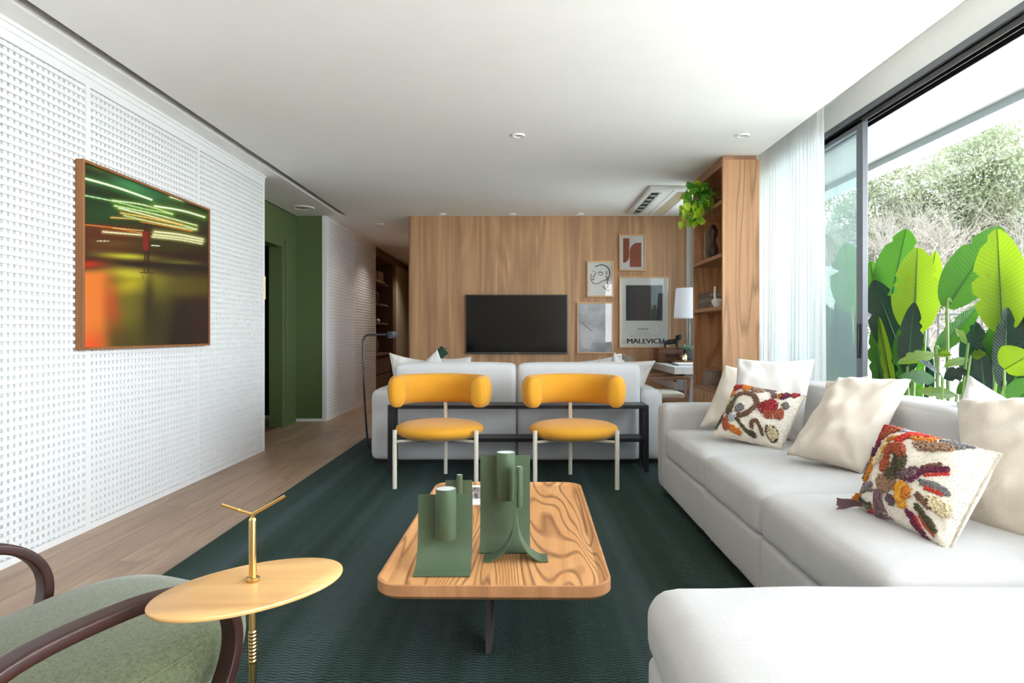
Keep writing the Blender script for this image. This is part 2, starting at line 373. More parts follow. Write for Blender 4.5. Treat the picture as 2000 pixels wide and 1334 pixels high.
def rug_mat():
    m, n, b = new_mat('green_woven_rug')
    v = coords(n); sp = N(n, 'ShaderNodeSeparateXYZ'); L(n, v, sp.inputs[0])
    vx = coords(n, (1, 0.02, 1)); band = noise_(n, vx, 3.2, 3, 0.6)
    chev = mathn(n, 'MULTIPLY', mathn(n, 'ABSOLUTE', mathn(n, 'SUBTRACT', mathn(n, 'FRACT', mathn(n, 'MULTIPLY', sp.outputs['X'], 16.0)), 0.5)), 7.0)
    ph = mathn(n, 'ADD', mathn(n, 'MULTIPLY', sp.outputs['Y'], 340.0), mathn(n, 'ADD', chev, mathn(n, 'MULTIPLY', noise_(n, v, 9, 2), 5.0)))
    wv = mathn(n, 'SINE', ph)
    wx = mathn(n, 'SINE', mathn(n, 'MULTIPLY', sp.outputs['X'], 620.0)); hgt = mathn(n, 'ADD', wv, mathn(n, 'MULTIPLY', wx, 0.35))
    nf = noise_(n, v, 180, 2)
    c = ramp(n, band, [(0.38, srgb(48, 64, 56)), (0.5, srgb(58, 78, 72)), (0.62, srgb(78, 96, 98))])
    c = mixc(n, mathn(n, 'MULTIPLY', mathn(n, 'ADD', wv, 1.0), 0.36), c, srgb(12, 24, 22))
    c = mixc(n, mathn(n, 'MULTIPLY', mathn(n, 'GREATER_THAN', nf, 0.66), 0.5), c, srgb(96, 120, 116))
    L(n, c, b.inputs['Base Color']); b.inputs['Roughness'].default_value = 0.9; b.inputs['Specular IOR Level'].default_value = 0.15
    bump(n, b, mathn(n, 'ADD', mathn(n, 'MULTIPLY', hgt, 0.5), nf), 0.6, 0.004); return m
M['rug'] = rug_mat()

# ------------------------------------------------------------------ room shell
CZ = 2.70; XL = -2.535; XW = 2.35
# floor with individual planks
fl = MB().box(-5.0, 2.42, -2.6, 15.3, -0.12, -0.018).build('floor', M['dark']); fl['kind'] = 'structure'
pw = 0.19; y_end = 15.2
rnd = random.Random(3)
x = -3.0; i = 0; cache = {}
while x < 2.35:
    wdt = pw if x+pw < 2.38 else 2.38-x
    y = -2.6-rnd.random()*1.5
    while y < y_end:
        ln = rnd.choice([1.6, 1.9, 2.2]); y0 = max(y, -2.6); y1 = min(y+ln, y_end)
        if y1-y0 > 0.05:
            key = (round(wdt, 3), round(y1-y0, 3))
            if key not in cache:
                pb = MB().box(0.0008, wdt-0.0008, 0.0008, key[1]-0.0008, -0.018, 0, 0.0012, 1)
                ob = pb.build('plank', M['plank'], fl); cache[key] = ob
            else: ob = child_copy(cache[key], fl, name='plank')
            ob.location = (x, y0, 0)
        y += ln
    x += pw; i += 1
hf = MB().box(-5.0, -3.0, 6.3, 10, -0.018, 0).build('floor_board', M['niche'], fl)

# ceiling with light slot on the left
cl = MB()
cl.box(-2.30, 2.055, -2.6, 15.3, CZ, CZ+0.22)
cl.box(-5.0, -2.385, -2.6, 15.3, CZ, CZ+0.22)
cl.box(-2.385, -2.30, 8.70, 15.3, CZ, CZ+0.22)
cl.box(-2.40, -2.29, -2.6, 8.70, CZ+0.075, CZ+0.22)
cl.box(2.05, 2.6, -2.6, 8.9, CZ+0.2, CZ+0.3)
cl.box(2.05, 2.6, 8.79, 8.95, CZ-0.1, CZ+0.3)
ce = cl.build('ceiling', M['ceil'], smooth=False); ce['kind'] = 'structure'
MB().box(-2.312, -2.2995, -2.6, 8.70, CZ+0.001, CZ+0.074).build('slot_shadow_strip', M['aludark'], ce)  # dark strip standing in for the shadow line inside the ceiling slot

# lattice walls
def lattice(parent, X, y0, y1, z0, z1, pieces=True, border=0.04):
    p = MB()
    p.box(X-0.20, X-0.030, y0, y1, 0, CZ)
    p.box(X-0.030, X, y0, y0+border*0.5, z0+0.035, z1-0.05); p.box(X-0.030, X, y1-border*0.5, y1, z0+0.035, z1-0.05)
    p.box(X-0.030, X, y0, y1, z1-0.05, z1); p.box(X-0.030, X, y0, y1, z0, z0+0.035)
    pn = p.build('lattice_panel', M['lattice'], parent, smooth=False)
    ya, yb = y0+border*0.5, y1-border*0.5; za, zb = z0+0.035, z1-0.05
    pit = 0.0425; nz = int((zb-za)/pit); pit = (zb-za)/nz
    hs = MB().box(X-0.014, X-0.003, ya-0.004, yb+0.004, za, za+0.0225, 0.0015, 1)
    py = 0.0395; ny = int((yb-ya)/py); py = (yb-ya)/ny
    vsl = MB().box(X-0.0285, X-0.014, ya, ya+0.0235, za, zb, 0.0015, 1)
    if pieces:
        o1 = hs.build('slat', M['lattice'], pn, smooth=False); o1.location.z = pit*0.25
        for k in range(1, nz): child_copy(o1, pn, (0, 0, pit*(k+0.25)), name='slat')
        o2 = vsl.build('upright_slat', M['lattice'], pn, smooth=False); o2.location.y = py*0.2
        for k in range(1, ny): child_copy(o2, pn, (0, py*(k+0.2), 0), name='upright_slat')
    else:
        a = MB(); b = MB()
        for k in range(nz): a.box(X-0.014, X-0.003, ya, yb, za+pit*k+0.01, za+pit*k+0.034)
        for k in range(ny): b.box(X-0.0285, X-0.014, ya+py*k+0.008, ya+py*k+0.034, za, zb)
        a.build('slats', M['lattice'], pn, smooth=False, kind='stuff'); b.build('upright_slats', M['lattice'], pn, smooth=False, kind='stuff')
wl = sroot('wall_left')
for (a, b) in ((2.557, 3.886), (3.886, 5.215), (5.215, 6.53)): lattice(wl, XL, a, b, 0.0, 2.645)
MB().box(XL-0.20, XL-0.0, -2.6, 2.557, 0, 2.645).build('lattice_panel', M['lattice'], wl)
MB().box(XL-0.20, XL+0.006, -2.6, 6.545, 2.645, 2.68, 0.002, 1).box(XL-0.20, XL+0.016, -2.6, 6.555, 2.678, CZ, 0.002, 1).box(XL-0.20, XL+0.003, 6.528, 6.545, 0, 2.646, 0.002, 1).build('cornice', M['lattice'], wl)
wl2 = sroot('wall_corridor')
for (a, b) in ((8.86, 10.24), (10.24, 11.70)): lattice(wl2, -2.58, a, b, 0.0, CZ, pieces=False)
MB().box(-2.627, -2.572, 8.735, 8.87, 0, CZ, 0.002, 1).build('corner_post', M['lattice'], wl2)

# green recess
wg = sroot('wall_green')
MB().box(-2.97, -2.625, 8.74, 8.86, 0.0, CZ-0.002).build('facing_panel', M['green'], wg, smooth=False)
MB().box(-3.1, -2.97, 8.28, 8.86, 0, CZ-0.012).box(-3.1, -2.97, 6.2, 8.28, 2.25, CZ-0.012).box(-3.1, -2.97, 6.0, 6.62, 0, CZ-0.012).build('side_panel', M['green'], wg, smooth=False)
MB().box(-3.1, -2.972, 6.0, 8.86, CZ-0.014, CZ).build('shadow_gap', M['dark'], wg, smooth=False)
d1 = sroot('door_1')
MB().box(-3.12, -2.955, 8.20, 8.29, 0, 2.27).box(-3.12, -2.955, 6.69, 8.20, 2.22, 2.27).box(-3.12, -2.955, 6.6, 6.69, 0, 2.27).build('door_frame', M['green'], d1, smooth=False)
MB().box(-2.952, -2.948, 8.30, 8.335, 0, 2.33).build('architrave', M['green'], d1, smooth=False)
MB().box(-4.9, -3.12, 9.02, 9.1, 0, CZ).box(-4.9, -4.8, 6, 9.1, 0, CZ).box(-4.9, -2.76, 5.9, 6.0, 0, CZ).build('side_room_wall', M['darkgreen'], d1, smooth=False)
MB().box(-4.8, -3.1, 9.0, 9.02, 0, 0.045).build('room_baseboard', M['white'], d1)
dh = MB().tube([at(517.5, 540, 7.9), at(517.5, 585, 7.9)], 0.010, 8).build('door_pull', M['brass'], d1)
bb = MB().box(-2.968, -2.58, 8.728, 8.741, 0, 0.038, 0.002, 1).build('baseboard_green', M['white']); bb['kind'] = 'structure'

# corridor: niche shelves and cupboards on the left side, end wall
wc = sroot('wall_corridor_end')
MB().box(-3.2, -1.3, 15.1, 15.3, 0, CZ).build('end_panel', M['niche'], wc, smooth=False)
nb = thing('built_in_bookcase', 'dark built-in bookcase in the corridor past the white lattice wall', 'bookcase', (-2.58, 11.7, 0))
MB().box(-3.05, -2.93, 11.70, 13.3, 0, CZ).build('back_panel', M['niche'], nb, smooth=False)
MB().box(-3.0, -2.58, 13.28, 13.42, 0, CZ-0.01).build('end_panel', M['niche'], nb, smooth=False)
MB().box(-2.95, -2.585, 11.72, 13.3, 2.53, CZ-0.01).build('top_panel', M['niche'], nb, smooth=False)
MB().box(-3.0, -2.58, 11.70, 11.73, 0, CZ-0.01).build('end_panel', M['lattice'], nb, smooth=False)
for z in (2.12, 1.72, 1.36): MB().box(-2.93, -2.68, 11.73, 13.28, z-0.035, z, 0.002, 1).build('shelf', M['niche'], nb)
MB().box(-2.93, -2.60, 11.73, 13.28, 0.74, 0.78).build('counter', M['niche'], nb)
for k in range(2):
    for q in range(2):
        dr = MB().box(-2.93, -2.62, 11.75+q*0.77, 12.5+q*0.77, 0.08+k*0.33, 0.39+k*0.33, 0.003, 1).build('drawer', M['niche'], nb)
cb = thing('corridor_cupboard', 'tall cupboard with two pale beige doors at the corridor end', 'cupboard', (-2.58, 13.42, 0))
MB().box(-3.0, -2.585, 13.43, 15.09, 0, CZ-0.01).build('carcass', M['niche'], cb, smooth=False)
for a, b in ((13.55, 14.28), (14.31, 15.04)): MB().box(-2.585, -2.565, a, b, 0.05, 2.55, 0.002, 1).build('door', M['greybeige'], cb)
def small_box(name, lab, cat, c, s, mat, bev=0.003, grp=None):
    return tag(MB().box(c[0]-s[0]/2, c[0]+s[0]/2, c[1]-s[1]/2, c[1]+s[1]/2, c[2], c[2]+s[2], bev, 2).build(name, mat), lab, cat, grp)
small_box('storage_box', 'pale box on the top shelf of the dark corridor bookcase', 'box', (-2.81, 12.8, 2.12), (0.20, 0.4, 0.22), M['greybeige'])
tag(MB().box(-2.9, -2.66, 12.3, 12.9, 2.12, 2.15, 0.004).box(-2.88, -2.67, 12.0, 12.5, 2.121, 2.145, 0.004).build('book_pair', M['paper']), 'white books lying flat at the front of the top corridor shelf', 'books')
jb = MB().lathe([(0.001, 0), (0.05, 0.0), (0.10, 0.08), (0.09, 0.18), (0.04, 0.24), (0.05, 0.26)], (-2.80, 12.6, 1.72), 16).build('round_vase', plain('grey_glaze', srgb(96, 84, 74), 0.4)); tag(jb, 'round grey-brown vase on the middle corridor shelf', 'vase')
jb = MB().ball((-2.80, 12.9, 1.40), 0.045).build('white_ornament', M['white']); tag(jb, 'small white ornament on the lower corridor shelf', 'ornament')
jb = MB().lathe([(0.001, 0), (0.06, 0.0), (0.09, 0.16), (0.05, 0.32), (0.035, 0.42), (0.03, 0.42), (0.02, 0.3), (0.001, 0.3)], (-2.78, 12.5, 0.78), 16).build('tall_vase', plain('taupe_glaze', srgb(110, 98, 88), 0.5)); tag(jb, 'tall taupe vase standing on the corridor bookcase counter', 'vase')

# wood wall at the back
wb = sroot('wall_back')
MB().box(-1.48, 2.42, 8.79, 8.95, 0, CZ).build('wall_core', M['dark'], wb, smooth=False)
xs = [-1.48, -0.92, -0.11, 0.70, 1.51, 2.16]
for a, b in zip(xs[:-1], xs[1:]): MB().box(a+0.0006, b-0.0006, 8.76, 8.79, 0.0, CZ-0.001, 0.0008, 1).build('veneer_panel', M['veneer'], wb, smooth=False)
MB().box(-1.50, -1.46, 8.79, 15.2, 0, CZ).build('return_panel', M['veneer'], wb, smooth=False)
MB().box(2.161, 2.42, 8.76, 8.79, 0, CZ+0.3).box(2.0, 2.161, 8.765, 8.80, CZ, CZ+0.3).build('pale_strip', M['white'], wb, smooth=False)

# ------------------------------------------------------------------ window wall and balcony
wr = sroot('wall_right')
MB().box(XW-0.01, XW+0.2, -2.6, 8.9, CZ, CZ+0.3).build('lintel', M['white'], wr, smooth=False)
w1 = sroot('window_1')
fr = MB(); z0, z1 = 2.635, CZ
fr.box(XW-0.02, XW+0.16, -2.6, 8.76, 2.655, 2.70, 0.003, 1)
fr.build('head_frame', M['alu'], w1, smooth=False)
t = MB()
for k, (xa, za) in enumerate(((0.0, 2.615), (0.05, 2.62), (0.10, 2.615))): t.box(XW+xa, XW+xa+0.006, -2.6, 8.76, za, 2.66)
t.box(XW+0.0, XW+0.15, -2.6, 8.76, 2.648, 2.656); t.build('track', M['aludark'], w1, smooth=False)
MB().box(XW-0.02, XW+0.16, -2.6, 8.76, -0.015, 0.012).build('sill_track', M['alu'], w1, smooth=False)
def sash(y0, y1, xo, st0=0.07, st1=0.07, handle=None):
    s = sroot('window_sash'); s.parent = w1; del s['kind']
    X0, X1 = XW+xo, XW+xo+0.04; zt = 2.645
    fb = MB().box(X0, X1, y0, y0+st0, 0.01, zt, 0.003, 1).box(X0, X1, y1-st1, y1, 0.01, zt, 0.003, 1).box(X0, X1, y0+st0, y1-st1, zt-0.06, zt, 0.003, 1).box(X0, X1, y0+st0, y1-st1, 0.01, 0.09, 0.003, 1)
    fb.build('sash_frame', M['alu'], s, smooth=False)
    MB().box(X0+0.017, X0+0.023, y0+st0-0.01, y1-st1+0.01, 0.08, zt-0.05).build('glass_pane', M['glass'], s, smooth=False)
    if handle: MB().box(X0-0.018, X0, handle, handle+0.022, 0.98, 1.22, 0.004, 2).build('handle', M['black'], s)
sash(4.60, 6.52, 0.0, 0.08, handle=4.625)
sash(4.72, 6.60, 0.052)
sash(6.50, 8.40, 0.10)
MB().box(XW-0.02, XW+0.15, 8.40, 8.79, 0, CZ).build('side_frame', M['alu'], w1, smooth=False)
MB().box(XW-0.02, XW+0.16, -2.7, -2.6, 0, CZ).build('side_frame', M['alu'], w1, smooth=False)
w2 = MB().box(-2.8, 2.5, -2.72, -2.60, 0, 2.95).build('wall_rear', plain('warm_grey_paint', srgb(150, 140, 128), 0.8, nz=0.02), smooth=False); w2['kind'] = 'structure'

bal = sroot('balcony_structure')
MB().box(XW+0.16, 4.6, -4, 9.6, -0.15, -0.03).box(-3, 4.6, -4.6, -2.6, -0.15, -0.03).build('balcony_floor', plain('pale_stone', srgb(224, 220, 211), 0.7, scale=8), bal, smooth=False)
MB().box(XW+0.16, 3.28, -4, 9.6, 2.75, 2.95).build('soffit', M['soffit'], bal, smooth=False)
MB().box(3.28, 3.50, -4, 9.6, 2.69, 2.95).build('edge_beam', plain('painted_beam', srgb(170, 178, 182), 0.8, nz=0.03), bal, smooth=False)
gp = sroot('window_3')
for k in range(14):
    y0 = -3.6+k*0.97
    MB().box(3.36, 3.368, y0, y0+0.962, 0.0, 2.68).build('glass_panel', M['glass_clear'], gp, smooth=False)
# railing beyond the plants
rl = thing('balcony_railing', 'dark grey metal railing with thin balusters beyond the plants', 'railing', (3.4, 7.2, 0))
MB().box(3.3, 7.5, 7.18, 7.22, 1.345, 1.375, 0.003, 1).build('top_rail', M['aludark'], rl)
MB().box(3.3, 7.5, 7.185, 7.215, 0.12, 0.15, 0.003, 1).build('bottom_rail', M['aludark'], rl)
o1 = None
for k in range(36):
    if o1 is None: o1 = MB().box(-0.009, 0.009, -0.009, 0.009, 0.15, 1.345).build('baluster', M['aludark']); o1.parent = rl
    c_ = o1 if k == 0 else child_copy(o1, rl, name='baluster'); c_.location = (-0.08+k*0.118, 0, 0)

# garden ground far below
gd = MB().box(-60, 80, -40, 120, -1.2, -1.0).build('ground', plain('garden_ground', srgb(206, 203, 196), 0.95, nz=0.25, scale=0.6)); gd['kind'] = 'structure'

# ------------------------------------------------------------------ leaves
def leaf_geo(mb, base, tip, wid, nrm, curl=0.12, fold=0.18, droop=0.08, nl=18, ns=8, rs=None, notch=0, shape='paddle'):
    base = Vector(base); tip = Vector(tip); ax = tip-base; Ln = ax.length; ax.normalize()
    n_ = Vector(nrm); n_ = (n_-ax*n_.dot(ax)).normalized(); sd_ = ax.cross(n_)
    rs = rs or random; nt_ = sorted(rs.uniform(0.3, 0.95) for _ in range(notch)); sides = [rs.choice((-1, 1)) for _ in nt_]
    n0 = len(mb.v); P = []; uv = []
    ph = rs.uniform(0, 6)
    for i in range(nl+1):
        t = i/nl
        if shape == 'paddle': wv = (math.sin(PI*min(1, max(0, t*0.97+0.02))**0.85))**0.62
        elif shape == 'round': wv = (math.sin(PI*min(1, 0.04+t*0.95)))**0.5
        elif shape == 'heart': wv = max(0.0, math.sin(PI*min(1, (t*0.97+0.02))**0.55))**0.8
        else: wv = math.sin(PI*t)**0.9
        row = []
        for j in range(-ns, ns+1):
            s_ = j/ns; w_ = wv*wid/2*s_
            for q, sg in zip(nt_, sides):
                if sg*s_ > 0.45 and abs(t-q) < 0.5/nl: w_ *= 0.72
            p = base+ax*(t*Ln - abs(s_)*0*Ln)+sd_*w_+n_*(abs(s_)*fold*wid*0.5*wv - droop*Ln*t*t + curl*wid*0.12*math.sin(3*PI*t+ph)*s_)
            row.append(p); uv.append((s_, t))
        P.append(row)
    mb.grid(P); mb.uv = (mb.uv or [])+uv
    rib = [base+ax*(i/nl*Ln)-n_*(droop*Ln*(i/nl)**2+0.002) for i in range(nl+1)]
    return rib
LM = {'lime': leaf_mat('lime_leaf', srgb(96, 128, 16), (0.20, 0.30, 0.01, 1), 24, 0.4, 0.6),
      'green': leaf_mat('green_leaf', srgb(38, 84, 24), (0.06, 0.18, 0.012, 1), 26, 0.35, 0.5),
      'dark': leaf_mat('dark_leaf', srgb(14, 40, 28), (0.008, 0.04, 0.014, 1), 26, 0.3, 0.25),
      'rib': plain('leaf_rib', srgb(40, 84, 30), 0.5), 'stalk': plain('leaf_stalk', srgb(110, 140, 70), 0.5)}
def big_plant(name, label, X, specs, seed):
    rs = random.Random(seed)
    bx = sum((s_[0]-VX)*(s_[6] if len(s_) > 6 else X)*F/(s_[0]-VX)/F for s_ in specs)/len(specs)
    c0 = atX(specs[0][0], 900, X); root = thing(name, label, 'plant', (X, c0.y, -0.03))
    for sp in specs:
        bxp, byp, txp, typ, wpx, mat = sp[:6]; XX = sp[6] if len(sp) > 6 else X
        d = XX*F/((bxp+txp)/2-VX)
        b = at(bxp, byp, d+rs.uniform(-.05, .05)); t_ = at(txp, typ, d+rs.uniform(-.05, .05)); wd = wpx*d/F
        nrm = Vector((-0.62+rs.uniform(-.15, .15), -0.78, rs.uniform(-.1, .15)))
        mb = MB(); rib = leaf_geo(mb, b, t_, wd*1.08, nrm, rs=rs, notch=3, droop=0.05)
        lf = mb.build('leaf', LM[mat], root, ang=80)
        MB().tube(rib, [0.007*(1-0.8*i/len(rib)) for i in range(len(rib))], 5).build('midrib', LM['rib'], lf)
        foot = Vector((root.location.x+rs.uniform(-.06, .06), root.location.y+rs.uniform(-.1, .1), -0.03))
        foot = Vector((foot.x*0.4+b.x*0.6, foot.y*0.4+b.y*0.6, -0.03))
        st = catmull([foot, foot.lerp(b, 0.5)+Vector((rs.uniform(-.03, .03), 0, 0)), b, b.lerp(t_, 0.08)], 6)
        MB().tube(st, [0.014-0.007*i/len(st) for i in range(len(st))], 6).build('stem', LM['stalk'], root)
    return root
big_plant('bird_of_paradise_plant', 'broad-leaved plant beyond the fixed glass beside the window post', 2.95, [
    (1664, 612, 1652, 474, 62, 'green'), (1650, 740, 1640, 560, 34, 'dark'), (1628, 745, 1622, 600, 22, 'green'), (1660, 745, 1668, 620, 30, 'dark'),
    (1610, 750, 1612, 640, 20, 'dark'), (1640, 755, 1652, 660, 30, 'green'), (1618, 760, 1606, 570, 18, 'lime', 3.1), (1650, 680, 1668, 575, 26, 'lime', 3.1)], 1)
big_plant('bird_of_paradise_plant', 'cluster of tall paddle leaves with a lime leaf just beyond the window post', 2.75, [
    (1738, 602, 1768, 446, 76, 'green', 2.9), (1786, 652, 1792, 482, 78, 'lime'), (1808, 620, 1826, 490, 40, 'lime', 2.95), (1764, 700, 1706, 548, 66, 'dark', 2.7),
    (1712, 610, 1700, 510, 50, 'green', 2.8), (1772, 730, 1785, 590, 40, 'dark', 2.65), (1728, 770, 1704, 640, 34, 'green', 2.7), (1722, 760, 1750, 600, 30, 'dark', 2.8),
    (1780, 760, 1760, 640, 44, 'green', 2.75), (1745, 775, 1716, 620, 20, 'lime', 2.65)], 2)
big_plant('bird_of_paradise_plant', 'tall plant with a huge diagonal leaf and an upright yellow-green leaf', 2.7, [
    (1850, 602, 1955, 438, 80, 'green', 2.85), (1960, 650, 1946, 446, 86, 'lime'), (1828, 690, 1916, 592, 34, 'green', 2.8), (1980, 700, 1990, 500, 50, 'dark', 2.8),
    (1960, 760, 1968, 600, 40, 'dark', 2.62), (1925, 780, 1912, 665, 30, 'dark', 2.65), (1990, 770, 2010, 600, 60, 'green', 2.9), (1940, 720, 1960, 620, 50, 'green', 2.85)], 3)
rs0 = random.Random(77)
def scatter(n, xa, xb, ya_, yb_, X, mats):
    out = []
    for k in range(n):
        x0 = xa+(xb-xa)*(k+rs0.random())/n; yt = rs0.uniform(ya_, yb_); ln = rs0.uniform(110, 160)
        out.append((x0, yt+ln, x0+rs0.uniform(-26, 26), yt, rs0.uniform(30, 52), rs0.choice(mats), X+rs0.uniform(-.12, .15)))
    return out
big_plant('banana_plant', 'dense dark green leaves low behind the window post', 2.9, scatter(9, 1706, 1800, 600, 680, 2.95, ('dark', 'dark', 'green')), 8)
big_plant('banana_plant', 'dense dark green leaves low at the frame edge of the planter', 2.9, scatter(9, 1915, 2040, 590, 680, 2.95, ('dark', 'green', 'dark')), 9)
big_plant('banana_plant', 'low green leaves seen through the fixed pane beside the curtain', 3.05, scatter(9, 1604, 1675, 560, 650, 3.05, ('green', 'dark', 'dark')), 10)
# round bright leaf plant, philodendrons
def leafy(name, label, specs, seed, X=2.6, shape='round'):
    rs = random.Random(seed); c0 = atX(specs[0][0], 900, X); root = thing(name, label, 'plant', (X, c0.y, -0.03))
    for sp in specs:
        bxp, byp, txp, typ, wpx, mat = sp[:6]; d = (X+rs.uniform(-.08, .08))*F/((bxp+txp)/2-VX)
        b = at(bxp, byp, d); t_ = at(txp, typ, d-0.06); wd = wpx*d/F
        mb = MB(); rib = leaf_geo(mb, b, t_, wd, (-0.5+rs.uniform(-.2, .2), -0.6, 0.6+rs.uniform(-.3, .3)), rs=rs, notch=5 if shape != 'round' else 0, shape=shape, droop=0.1, nl=14)
        lf = mb.build('leaf', LM[mat], root, ang=80)
        MB().tube(rib, 0.003, 4).build('midrib', LM['rib'], lf)
        foot = Vector((root.location.x*0.5+b.x*0.5, root.location.y*0.5+b.y*0.5, -0.03))
        MB().tube(catmull([foot, foot.lerp(b, 0.6)+Vector((0, 0, 0.1)), b], 6), 0.006, 5).build('stem', LM['stalk'], root)
leafy('lily_pad_plant', 'plant with one big round bright green leaf at the window edge', [(1962, 722, 2012, 690, 84, 'lime'), (1975, 790, 2030, 745, 60, 'green')], 5, 2.55)
leafy('split_leaf_plant', 'low plant with lime finger-like leaves behind the sofa back', [
    (1830, 690, 1755, 704, 34, 'lime'), (1832, 692, 1858, 692, 18, 'lime'), (1830, 742, 1762, 732, 34, 'green'), (1842, 740, 1890, 722, 34, 'dark'), (1840, 735, 1800, 700, 30, 'dark'),
    (1895, 700, 1845, 712, 26, 'lime'), (1896, 695, 1925, 690, 22, 'lime'), (1870, 772, 1795, 760, 30, 'lime'), (1868, 770, 1900, 742, 26, 'green'), (1890, 672, 1868, 642, 22, 'lime'), (1892, 670, 1925, 650, 24, 'dark')], 6, 2.6, 'finger')
pt = tag(MB().box(2.56, 3.2, 2.6, 8.6, -0.03, 0.32, 0.01).build('planter', plain('grey_planter', srgb(120, 120, 116), 0.8)), 'long grey planter box along the balcony edge holding the big plants', 'planter')

# background trees
def foliage(n, c, r, size, seed, flat=0.8):
    rs = np.random.RandomState(seed); mb = MB()
    cl_ = [(rs.normal(0, 0.5, 3)*np.array(r)*0.75+np.array(c), rs.uniform(0.35, 0.7)) for _ in range(34)]
    vs = []; 
    for k in range(n):
        cc, rr = cl_[rs.randint(len(cl_))]
        dv = rs.normal(0, 1, 3); dv /= np.linalg.norm(dv); p = cc+dv*rr*np.array(r)*0.5*rs.uniform(0.6, 1)
        a = rs.normal(0, 1, 3); a /= np.linalg.norm(a); b = np.cross(a, rs.normal(0, 1, 3)); b /= np.linalg.norm(b)
        s_ = size*rs.uniform(0.6, 1.3); vs += [p-a*s_, p+b*s_*0.45, p+a*s_, p-b*s_*0.45]
    mb.v = [tuple(v) for v in vs]; mb.f = [(4*k, 4*k+1, 4*k+2, 4*k+3) for k in range(n)]
    return mb
def branches(mb, p, dv, ln, r, depth, rs, spread=0.55):
    q = p+dv*ln
    mid = (p+q)/2+Vector((rs.uniform(-1, 1), rs.uniform(-1, 1), rs.uniform(-1, 1)))*ln*0.06
    mb.tube([p, mid, q], [r, r*0.85, r*0.65], 3, cap=False)
    if depth == 0: return
    for k in range(rs.choice((2, 3, 3, 4)) if depth > 1 else 4):
        nd = (dv+Vector((rs.gauss(0, 1), rs.gauss(0, 1), rs.gauss(0.15, 0.8)))*spread).normalized()
        branches(mb, p.lerp(q, rs.uniform(0.45, 1)), nd, ln*rs.uniform(0.6, 0.9), r*0.6, depth-1, rs, spread)
tw = plain('sunlit_twigs', srgb(124, 116, 106), 0.9); bark = plain('bark', srgb(120, 104, 88), 0.9)
fol_pale = leaf_mat('pale_foliage', srgb(116, 122, 92), (0.16, 0.19, 0.09, 1), 4, 0.7, 0.35)
fol_mid = leaf_mat('mid_foliage', srgb(86, 100, 72), (0.09, 0.13, 0.06, 1), 4, 0.7, 0.3)
def bare_tree(label, x, y, h, seed, depth=6, sp=0.5):
    rs = random.Random(seed); r = thing('bare_tree', label, 'tree', (x, y, -1.0)); mb = MB()
    MB().tube([(x, y, -1.0), (x+0.1, y, 0.0)], [0.16, 0.12], 8).build('trunk', bark, r)
    for k in range(5): branches(mb, Vector((x+0.1, y, -0.1)), Vector((rs.uniform(-.6, .6), rs.uniform(-.4, .4), 1)).normalized(), h*0.27, 0.05, depth, rs, sp)
    mb.build('branches', tw, r, smooth=False, kind='stuff')
def leafy_tree(label, x, y, h, rad, n, size, seed, mat):
    r = thing('leafy_tree', label, 'tree', (x, y, -1.0))
    MB().tube([(x, y, -1.0), (x, y+0.1, h*0.7)], [0.2, 0.1], 8).build('trunk', bark, r)
    foliage(n, (x, y, h*0.62), (rad, rad, h*0.55), size, seed).build('foliage', mat, r, smooth=False, kind='stuff')
bare_tree('dense bare tree with sunlit twigs right behind the tall leaves', 8.3, 14.0, 4.9, 11)
bare_tree('bare tree with pale twigs at the frame edge of the garden view', 10.9, 14.2, 5.6, 12)
bare_tree('low bare shrub with fine upright twigs beside the window post', 7.2, 13.0, 3.7, 13, 5)
leafy_tree('pale leafy tree behind the twiggy trees', 11.2, 16.5, 6.3, 2.8, 60000, 0.052, 21, fol_pale)
leafy_tree('lower pale green tree behind the low bare shrub', 8.0, 17.5, 4.6, 2.6, 46000, 0.052, 22, fol_pale)
leafy_tree('darker green tree seen through the fixed pane', 8.4, 19.5, 4.9, 1.7, 22000, 0.06, 23, fol_mid)
leafy_tree('green hedge tree seen in the gap beside the shelf unit', 7.0, 22.0, 3.4, 3.5, 26000, 0.07, 24, fol_mid)
leafy_tree('leafy tree at the far edge of the garden', 15.0, 17.0, 6.8, 3.2, 40000, 0.06, 25, fol_mid)

# ------------------------------------------------------------------ curtains
def curtain(label, y0, y1, x, zt, waves, amp, seed, taper=0.0):
    rs = random.Random(seed); P = []; n = waves*10
    for i in range(15):
        z = zt*(1-i/14)+0.02*(i/14); row = []
        for j in range(n+1):
            u = j/n; y = y0+(y1-y0)*u
            y += taper*(1-i/14)*(0.5-u)*0.1
            a = amp*(0.45+0.55*(i/14))*(0.7+0.5*math.sin(u*17+seed))
            row.append((x+a*math.sin(2*PI*waves*u+0.5*math.sin(u*9)), y+0.008*math.sin(4*PI*waves*u), z))
        P.append(row)
    r = MB().grid(P).build('curtain', M['sheer']); tag(r, label, 'curtain'); return r
curtain('white sheer curtain gathered between the shelf unit and the sliding glass door', 4.86, 6.15, 2.19, 2.88, 21, 0.042, 2)
curtain('grey-white sheer curtain hanging behind the desk lamp', 8.05, 8.72, 2.22, 2.88, 9, 0.03, 5)

